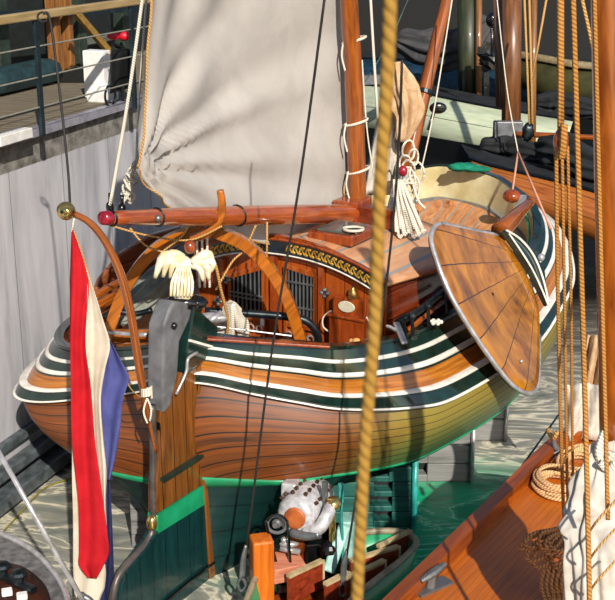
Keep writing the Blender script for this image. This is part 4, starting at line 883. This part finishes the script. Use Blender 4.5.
# ------------------------------------------------------------------ bottom left boat
lb = thing('steel_boat', az(20, 600, .5), 'grey steel boat corner with dark wooden inside at the bottom left', 'boat')
ZB = 1.3
eo = cr([az(x, y, ZB) for x, y in ((-40, 528), (-10, 532), (14, 541), (35, 554), (50, 569), (62, 586), (70, 610), (76, 640))], 5)
ei = cr([az(x, y, ZB) for x, y in ((-40, 556), (-10, 558), (8, 562), (24, 567), (38, 577), (48, 590), (53, 612), (58, 642))], 5)
s = MB(); s.grid([[p-V((0, 0, 1.2)) for p in eo], eo, ei, [p-V((0, 0, .1)) for p in ei]]); s.obj('side_deck', plain('worn_grey_plate', '8a8886', '5c5a5a', sc=9, rough=.4, metal=.4, bs=.3), lb, smooth=False)
s = MB(); s.grid([[p for p in ei], [p-V((0, 0, .7)) for p in ei]]); s.add([p-V((0, 0, .25)) for p in ei]+[az(-60, 660, ZB-.25)], [tuple(range(len(ei)+1))]); s.obj('inside_planking', wood('dark_inside_wood', '4a2412', '240f08', g=(1, 0, 0), p=(0, 1, 0), width=.3, rough=.4), lb)
s = MB(); s.tube([p+V((0, 0, .02)) for p in eo], .035, 8, 0); s.obj('edge_tube', m_rim, lb, smooth=True)
s = MB(); c0, c1_ = az(-4, 572, 1.25), az(34, 590, 1.25); s.bar(c0, c1_, .08, .06)
for k in (.18, .62): q = c0.lerp(c1_, k); s.lathe(q, ZX, [(0, .06), (.08, .05), (.12, .1), (.15, .08), (.17, .02)], 12)
s.obj('double_bollard', m_iron, lb, smooth=False)
for x, y, l in ((7, 592, 'left small cream block'), (22, 596, 'middle small cream block'), (53, 584, 'right small cream block')):
    s = MB(); s.box(az(x, y, 1.2), .12, .1, .07, V((1, .3, 0))); o = s.obj('cream_block', m_foam, lb, bevel=.015)
rope([az(-8, 440, 3.2), az(86, 606, 1.4)], .028, m_rim, 'straight pale steel stay rising to the left from the bottom left boat', 'steel_stay', 'stay')
s = MB(); c = ay(82, 596, 12.2); s.tube([c+V((.0, 0, 0)), c+V((.08, 0, -.05)), c+V((.14, 0, -.14))], .04, 8); s.ball(c, .05, seg=6); tag(s.obj('turnbuckle', m_galv, smooth=True), 'metal turnbuckle at the foot of the pale steel stay', 'fitting')
rope([az(-5, 541, .03), az(25, 508, .03), az(45, 488, .03), az(72, 478, .03)], .012, plain('yellow_line', '8c8420', '6c6418', rough=.7, bs=0), 'thin yellow line floating on the water at left')
# ------------------------------------------------------------------ foreground right boat
fb = thing('mahogany_yacht', az(520, 560, 1), 'foreground yacht deck of orange varnished planks at the lower right', 'yacht')
ZD = 2.3
def fz(x, y, z=ZD): return az(x, y, z)
A_, B_ = fz(365, 622), fz(552, 448)
ddir = (B_-A_).normalized(); dnrm = V((ddir.y, -ddir.x, 0))
m_fdeck = wood('orange_mahogany_deck', 'c86a14', '984a0a', g=ddir, p=dnrm, width=.07, seam='7c3410', sw=.06, rough=.42, coat=.1, gs=1.4, vary=.2)
edgep = [fz(350, 655), fz(397, 609), fz(450, 557), fz(508, 499), fz(552, 454), fz(568, 444), fz(600, 436), fz(640, 440)]
s = MB(); dk = edgep+[fz(760, 470), fz(760, 760), fz(340, 760)]; s.prism(dk, V((0, 0, -.12))); s.obj('deck', m_fdeck, fb)
m_coam = wood('dark_orange_coaming', '9c4a10', '602a08', g=ddir, p=ZX, rough=.35, coat=.2, gs=1.2)
s = MB(); E = cr(edgep, 4); Gd = [[], [], [], [], []]
for i, p in enumerate(E):
    t = (E[min(i+1, len(E)-1)]-E[max(i-1, 0)]).normalized(); q = V((t.y, -t.x, 0)); h = .14
    for k, x in enumerate((p-q*.07-V((0, 0, .12)), p-q*.09+V((0, 0, h)), p+q*.05+V((0, 0, h)), p+q*.07-V((0, 0, .02)), p-q*.07-V((0, 0, .12)))): Gd[k].append(x)
s.grid(Gd); s.obj('toe_rail', m_coam, fb)
s = MB(); s.grid([[p+V((-.06, 0, -.1)) for p in E], [p+V((.25, -.3, -1.2)) for p in E], [p+V((.8, -1, -2.35)) for p in E]]); s.obj('hull', m_white, fb, smooth=True)
c = fz(432, 588)
s = MB(); s.box(c+V((0, 0, .015)), .42, .15, .03, V((1, .75, 0))); s.tube([c+V((-.02, -.02, .02)), c+V((0, 0, .14))], [.05, .04], 8, 0); s.tube([c+V((-.12, -.09, .13)), c, c+V((.12, .1, .22))][0:1]+[c+V((0, 0, .16)), c+V((.13, .11, .2))], [.025, .045, .025], 8, 3)
tag(s.obj('deck_cleat', m_galv, fb, smooth=False), 'galvanised cleat')
def coil(cx, cy, z, rx, ry, n, mat, label, r=.022, rot=0, seed=1):
    rnd = random.Random(seed); c = az(cx, cy, z); s = MB()
    for k in range(n):
        a0 = rnd.uniform(0, 6); k1, k2 = rnd.uniform(.8, 1.08), rnd.uniform(.75, 1.1); o_ = V((rnd.uniform(-.04, .04), rnd.uniform(-.04, .04), 0)); tl = rnd.uniform(-.03, .03)
        s.tube([c+o_+V((rx*k1*math.cos(q)*math.cos(rot)-ry*k2*math.sin(q)*math.sin(rot), rx*k1*math.cos(q)*math.sin(rot)+ry*k2*math.sin(q)*math.cos(rot), .03+.028*k*.6+tl*math.cos(q))) for q in [a0+j*PI/8 for j in range(17)]], r, 7, 2)
    return tag(s.obj('rope_coil', mat, smooth=True), label, 'rope')
m_rope_c = rope_mat('sunlit_tan_rope', 'e0b482', 'a0703c', 2, .04)
coil(558, 490, ZD, .24, .3, 9, m_rope_c, 'round tan rope coil lying flat on the orange deck', .02, .2, 1)
coil(580, 470, ZD+.02, .2, .36, 9, m_rope_c, 'upper tan rope coil leaning toward the furled sail', .02, -.5, 2)
# hanging coil at foot of tackle
s = MB(); rnd = random.Random(5)
for k in range(13):
    t0 = ay(566+rnd.uniform(-3, 3), 530+rnd.uniform(-3, 3), 10.2); an = math.radians(rnd.uniform(195, 268)); L_ = rnd.uniform(20, 46); wd_ = rnd.uniform(5, 11)
    dx, dy = math.cos(an), -math.sin(an); q_ = lambda f_, g_, Y: ay(t0_x+dx*L_*f_-dy*wd_*g_, t0_y+dy*L_*f_+dx*wd_*g_, Y)
    t0_x, t0_y = 564, 532
    s.tube([t0, q_(.35, .8, 10.1), q_(.75, 1, 10.0), q_(1, .2, 9.95), q_(.95, -.6, 9.95), q_(.6, -1, 10.0), q_(.25, -.6, 10.1), t0], .018, 7, 5)
for k in range(7): x_ = 546+k*5; s.tube([ay(x_, 562, 10), ay(x_-5, 585, 9.9), ay(x_+2, 604, 9.9), ay(x_+8, 590, 9.9), ay(x_+4, 566, 10)], .018, 7, 5)
tag(s.obj('hanging_rope_coil', rope_mat('brown_tan_rope', 'c08c5c', '7c4e28', 2, .04), smooth=True), 'brown hanging rope coil below the tackle lines on the deck', 'rope')
# furled white sail on the right
s = MB(); Gd = []
Pth = cr([ay(606, 440, 9.6), ay(605, 470, 9.4), ay(605, 510, 9.1), ay(606, 560, 8.8), ay(612, 700, 8.6)], 16); 
for i, p in enumerate(Pth):
    k = i/(len(Pth)-1); wd = .06+.25*min(1, k*1.9)**.8; row = []
    for j in range(121):
        an = 2*PI*j/120; rr = 1+.13*math.sin(an*9+4*k)+.06*math.sin(an*17-6*k)+.2*noise.noise(V((math.cos(an)*3, math.sin(an)*3, k*7)))*1.5
        row.append(p+V((math.cos(an)*wd, math.sin(an)*wd*.6, 0))*rr)
    Gd.append(row)
s.grid(Gd); tag(s.obj('furled_white_sail', m_sailw, smooth=True), 'white furled sail bundle at the lower right edge', 'sail')
s = MB(); s.tube([ay(604, 432, 9.55), ay(598, 452, 9.45), ay(604, 464, 9.4), ay(612, 452, 9.4)], .035, 8); s.tube([ay(600, 462, 9.3), ay(608, 470, 9.3), ay(616, 462, 9.3)], .03, 8); s.tube([ay(602, 480, 9.3), ay(596, 466, 9.4), ay(603, 458, 9.4)], .02, 8)
tag(s.obj('sail_tie_knot', m_rope_w, smooth=True), 'white knotted sail tie on top of the furled sail', 'rope')
for k, (y) in enumerate((520, 548, 580)): rope([ay(588, y+14, 8.5), ay(598, y, 8.3), ay(618, y-22, 8.4)], .01, m_rope_t, ('uppermost', 'middle', 'lowest')[k]+' tan reef line laid across the furled white sail')
# pale sail cloths behind ropes at right
s = MB(); s.grid([[ay(588+j*2.2-i*1.2, 335+i*9+(i*j)*.12, 15.5+.12*math.sin(j*1.2+i*.3)) for j in range(14)] for i in range(8)]); tag(s.obj('tan_hanging_cloth', m_tancloth, smooth=True, solid=.01), 'tan cloth hanging behind the mast at the right edge', 'cloth')
s = MB(); s.grid([[ay(566+j*4.2, 384+i*7+1.5*math.sin(j), 13.4+.1*math.sin(j*1.3+i*.5)) for j in range(12)] for i in range(9)]); tag(s.obj('grey_white_cloth', m_sailw, smooth=True, solid=.01), 'crumpled grey white cloth hanging over the yacht rail end', 'cloth')
s = MB(); s.ball(fz(556, 455), .12, (1.3, .8, 1), 8, nz=.2); s.tube([fz(556, 450, 2.4), fz(552, 436, 2.6), fz(551, 428, 2.7)], .03, 8); tag(s.obj('grey_fairlead', m_steelg, smooth=True), 'small grey fairlead at the far end of the yacht rail', 'fitting')
rope([az(557, 432, 2.9), az(553, 438, 2.8), az(548, 430, 2.8)], .03, m_rope_t, 'short thick tan rope end above the grey fairlead')
rope([ay(562, 410, 15), ay(500, 497, 12.6), ay(470, 540, 11.6)], .014, m_line_g, 'straight dark green mooring line over the water at right')
# yacht mast and ropes
s = MB(); ym = thing('yacht_mast', ay(610, 450, 9.6), 'thick orange varnished mast at the right edge', 'mast')
s.tube([ay(604, -60, 9.9), ay(609, 220, 9.8), ay(613, 455, 9.7)], .115, 22, 4); s.obj('spar', m_spar, ym, smooth=True)
def vr(pts, r, mat, lb): return rope(pts, r, mat, lb, 'tackle_rope')
vr([ay(594, -20, 9.4), ay(600, 220, 9.2), ay(608, 520, 8.4)], .018, m_rope_g, 'golden rope running against the left side of the thick mast')
vr([ay(572.5, -20, 8.4), ay(579, 200, 8.3), ay(585, 400, 8.2), ay(590, 620, 7.6)], .02, m_rope_g, 'golden rope running full height just left of the mast')
vr([ay(560.5, -20, 9.2), ay(560.8, 145, 9.2)], .027, m_rope_g, 'thickest golden rope ending in the wooden block at right')
bl = thing('wooden_block', ay(561, 140, 9.2), 'brown oval wooden pulley block holding the thick golden rope', 'pulley')
c = ay(561, 141, 9.2); s = MB(); s.ball(c, .1, (.6, .6, 1.05), 12); s.obj('shell', m_mahog, bl, smooth=True)
s = MB(); s.tube([c+V((0, -.07, .14)), c+V((0, -.085, 0)), c+V((0, -.06, -.12))], .03, 8); s.obj('rope_strop', m_rope_g, bl, smooth=True)
vr([ay(556, 146, 9.3), ay(558, 300, 9.5), ay(562, 470, 9.9), ay(565, 532, 10.1)], .017, m_rope_g, 'left of the three tackle ropes below the wooden block')
vr([ay(562, 152, 9.3), ay(564.5, 300, 9.5), ay(567, 470, 9.9), ay(569, 532, 10.1)], .014, m_rope_g, 'middle of the three tackle ropes below the wooden block')
vr([ay(567.5, 146, 9.3), ay(571, 300, 9.5), ay(572, 410, 9.8), ay(574, 530, 10.1)], .013, m_rope_g, 'right of the three tackle ropes below the wooden block')
vr([ay(580, -10, 12), ay(596, 62, 12)], .018, m_rope_t, 'short tan rope slanting in the top right corner')
rope([ay(391, -30, 2.5), ay(388, 60, 2.5), ay(380, 190, 2.5), ay(374, 330, 2.5), ay(364, 460, 2.5), ay(355, 640, 2.5)], .0145, m_rope_big, 'very thick blurred golden hawser hanging close in front of everything', 'hawser', 'rope', 6, None, 16)
# ------------------------------------------------------------------ background boats; their dark colours stand in for the shade there
def hullface(name, top, bot, mat, label, cat='boat', depth=3, extra=None):
    t = thing(name, bot[0], label, cat)
    s = MB(); T, B = cr(top, 6), cr(bot, 6); Gd = [B, [b.lerp(t_, .5)+(V((0, -.15, 0))) for b, t_ in zip(B, T)], T]
    L = [0]
    for i in range(1, len(T)): L.append(L[-1]+(T[i]-T[i-1]).length)
    s.grid(Gd, [[(l, k*.5) for l in L] for k in range(3)]); s.obj('hull_side', mat, t, smooth=True, solid=.05)
    s = MB(); s.grid([T, [p+V((0, depth, .0)) for p in T], [p+V((0, depth, -1)) for p in T]]); s.obj('deck', m_tarp_dk, t)
    s = MB(); s.tube(T, .06, 6, 0); s.obj('rail', m_black, t)
    return t
m_pale = wood('pale_green_hull', 'c8ccb0', '9cac90', src='UV', p=(0, 1, 0), width=.5, sw=.03, rough=.35, coat=.2, vary=.1)
hullface('pale_green_boat', [ay(355, 84, 46), ay(400, 88, 44), ay(440, 97, 42.5), ay(500, 109, 41), ay(573, 121, 40)], [ay(358, 127, 45), ay(400, 132, 43), ay(440, 139, 41.5), ay(500, 149, 40), ay(560, 156, 39)], m_pale, 'pale cream green wooden hull in the background right of the mast')
m_or = wood('orange_far_hull', 'b06830', '7c4018', src='UV', p=(0, 1, 0), width=.42, sw=.03, rough=.25, coat=.5, vary=.15)
hullface('varnished_sloop', [ay(470, 158, 31), ay(500, 168, 30), ay(560, 182, 29), ay(625, 200, 28), ay(680, 214, 27)], [ay(478, 190, 30.5), ay(500, 197, 29.6), ay(560, 224, 28.6), ay(625, 254, 27.6), ay(680, 280, 26.6)], m_or, 'orange varnished hull passing behind the bow and ropes at right', depth=2)
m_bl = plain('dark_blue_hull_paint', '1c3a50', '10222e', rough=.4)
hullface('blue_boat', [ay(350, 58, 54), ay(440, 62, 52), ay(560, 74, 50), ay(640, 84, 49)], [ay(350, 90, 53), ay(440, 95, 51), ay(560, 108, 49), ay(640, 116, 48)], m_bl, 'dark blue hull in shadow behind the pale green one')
hullface('olive_boat', [ay(515, 55, 46), ay(545, 60, 45), ay(580, 66, 44.5), ay(640, 70, 44)], [ay(520, 88, 45.5), ay(545, 95, 44.5), ay(580, 99, 44), ay(640, 98, 43.5)], m_tarp_ol, 'olive brown hull with beige rail at the upper right')
s = MB(); s.tube([ay(515, 54, 45.9), ay(545, 59, 44.9), ay(580, 65, 44.3), ay(640, 69, 43.9)], .14, 8, 6); tag(s.obj('beige_rail', plain('beige_rail_paint', '8c7c5c', '6c5e44', rough=.6), smooth=True), 'beige curved beam along the top of the olive boat', 'beam')
foldcloth('furled_black_sail', [ay(538, 150, 31), ay(560, 150, 30.5), ay(590, 165, 30), ay(625, 178, 29.5)], .5, .42, m_tarp_dk, 'dark grey furled sail on top of the orange hull', 'sail')
foldcloth('dark_tarp', [ay(480, 148, 33), ay(510, 150, 33), ay(545, 158, 32)], .4, .35, plain('black_tarp', '1a1c1e', '0c0e10', rough=.8), 'black tarp heap right behind the barge bow', 'cloth')
foldcloth('grey_furled_sail', [ay(395, 40, 48), ay(430, 48, 48), ay(462, 46, 48), ay(492, 20, 48)], .8, .7, cloth('dim_grey_canvas', '4c4a4c', '2c2c30', 1.5), 'dim grey furled sail sagging between the far masts', 'sail')
foldcloth('dark_heap', [ay(535, 105, 42), ay(560, 104, 42), ay(600, 112, 41)], .5, .4, m_tarp_dk, 'dark grey tarp heap behind the pale panel', 'cloth')
for (xa, ya, xb, yb, r, Y, mat, lb_) in ((502, -10, 505, 106, .26, 34, 'pk', 'broad pinkish brown far mast with steel foot'), (468, -10, 470, 105, .4, 46, 'dk', 'broad dark green and ochre far mast'), (479, -10, 480, 98, .12, 45.5, 'oc', 'slender ochre pole against the dark far mast'), (534, -10, 535, 140, .1, 36, 'oc', 'thin ochre pole right of the pinkish mast')):
    mt = {'pk': wood('pink_brown_mast', '8c6044', '5c3c28', src='UV', g=(0, 1, 0), p=(1, 0, 0), rough=.4, coat=.2), 'dk': wood('dark_green_mast', '3a3c20', '1c2414', src='UV', g=(0, 1, 0), p=(1, 0, 0), rough=.5, coat=.1), 'oc': wood('ochre_pole', '8c5c2c', '5c3a18', src='UV', g=(0, 1, 0), p=(1, 0, 0), rough=.5)}[mat]
    s = MB(); p_, q_ = ay(xa, ya, Y), ay(xb, yb, Y); q_.z = .4 if mat != 'pk' else q_.z
    s.tube([p_, q_], r, 16, 0); tag(s.obj('far_mast', mt, smooth=True), lb_, 'mast')
c = ay(511, 140, 33.5); 
s = MB(); s.tube([ay(512, -10, 33.5), ay(511, 150, 33.5)], .27, 16, 0); tag(s.obj('far_mast', wood('red_brown_mast', '80522e', '50301a', src='UV', g=(0, 1, 0), p=(1, 0, 0), rough=.35, coat=.3), smooth=True), 'broad red brown far mast rising behind the barge bow', 'mast')
s = MB(); s.box(ay(507, 146, 33.2)-V((0, 0, .6)), .8, .3, 2.6); tag(s.obj('mast_step', m_steelg, bevel=.03), 'grey steel mast step at the foot of the red brown mast', 'fitting')
s = MB(); s.tube([ay(515, 134, 33), ay(560, 136, 32.5), ay(620, 139, 32)], .08, 8); tag(s.obj('horizontal_spar', m_spar, smooth=True), 'thin reddish horizontal spar above the furled black sail', 'spar')
for (xa, ya, xb, yb, lb_) in ((524, 0, 530, 138, 'tan far rigging line left of the shroud pair'), (529, 0, 533, 138, 'tan far rigging line right of the shroud pair'), (548, 0, 532, 80, 'tan far line slanting left near the olive boat')): rope([ay(xa, ya-10, 31), ay(xb, yb, 31)], .03, m_rope_t, lb_)
s = MB(); s.ball(ay(528, 132, 31), .16, (1, .8, 1.5), 8, nz=.5); tag(s.obj('deadeye_cluster', m_iron, smooth=True), 'dark iron cluster at the foot of the far tan lines', 'fitting')
s = MB(); s.ball(ay(492, 20, 40), .2, (1, 1, 1.3), 8); s.tube([ay(492, 26, 40), ay(493, 50, 40)], .06, 6, 0); tag(s.obj('far_block', m_black, smooth=True), 'black hanging block left of the red brown far mast', 'pulley')
s = MB(); s.bar(ay(478, 50, 44), ay(500, 50, 44), .3, .25); s.bar(ay(486, 42, 44), ay(486, 100, 44), .2, .2); s.ball(ay(492, 60, 44), .4, (1.2, 1, 1), 8, nz=.6); tag(s.obj('winch_gear', m_black), 'dark winch gear mounted beside the dark green mast', 'winch')
s = MB(); s.bar(ay(362, 80, 42), ay(400, 78, 42), .3, .3); tag(s.obj('grey_beam', m_steelg), 'short grey horizontal beam just right of the barge mast', 'beam')
# ------------------------------------------------------------------ light, world, camera
sun = bpy.data.lights.new('sun', 'SUN'); sun.energy = 5.6; sun.angle = math.radians(.6); sun.color = (1, .93, .82)
so = bpy.data.objects.new('sun', sun); col.objects.link(so)
sd = V((-.2, .8, -.55)); so.rotation_euler = sd.to_track_quat('-Z', 'Y').to_euler(); so.location = (8, -6, 20)
wd = bpy.data.worlds.new('world'); bpy.context.scene.world = wd; wd.use_nodes = True
bg = wd.node_tree.nodes['Background']; sky = wd.node_tree.nodes.new('ShaderNodeTexSky'); sky.sky_type = 'NISHITA'; sky.sun_disc = False; sky.sun_elevation = math.radians(30); sky.sun_rotation = math.radians(140)
wd.node_tree.links.new(sky.outputs[0], bg.inputs[0]); bg.inputs[1].default_value = .11
cam = bpy.data.cameras.new('camera'); co_ = bpy.data.objects.new('camera', cam); col.objects.link(co_)
co_.location = CAM; co_.rotation_euler = (math.radians(90)-TH, 0, 0)
cam.sensor_fit = 'HORIZONTAL'; cam.sensor_width = 36; cam.lens = FPX/615*36; cam.clip_end = 400
cam.dof.use_dof = True; cam.dof.focus_distance = 16.5; cam.dof.aperture_fstop = 6.3
sc = bpy.context.scene; sc.camera = co_
sc.view_settings.view_transform = 'Standard'; sc.view_settings.look = 'None'; sc.view_settings.gamma = 1; sc.view_settings.exposure = 0
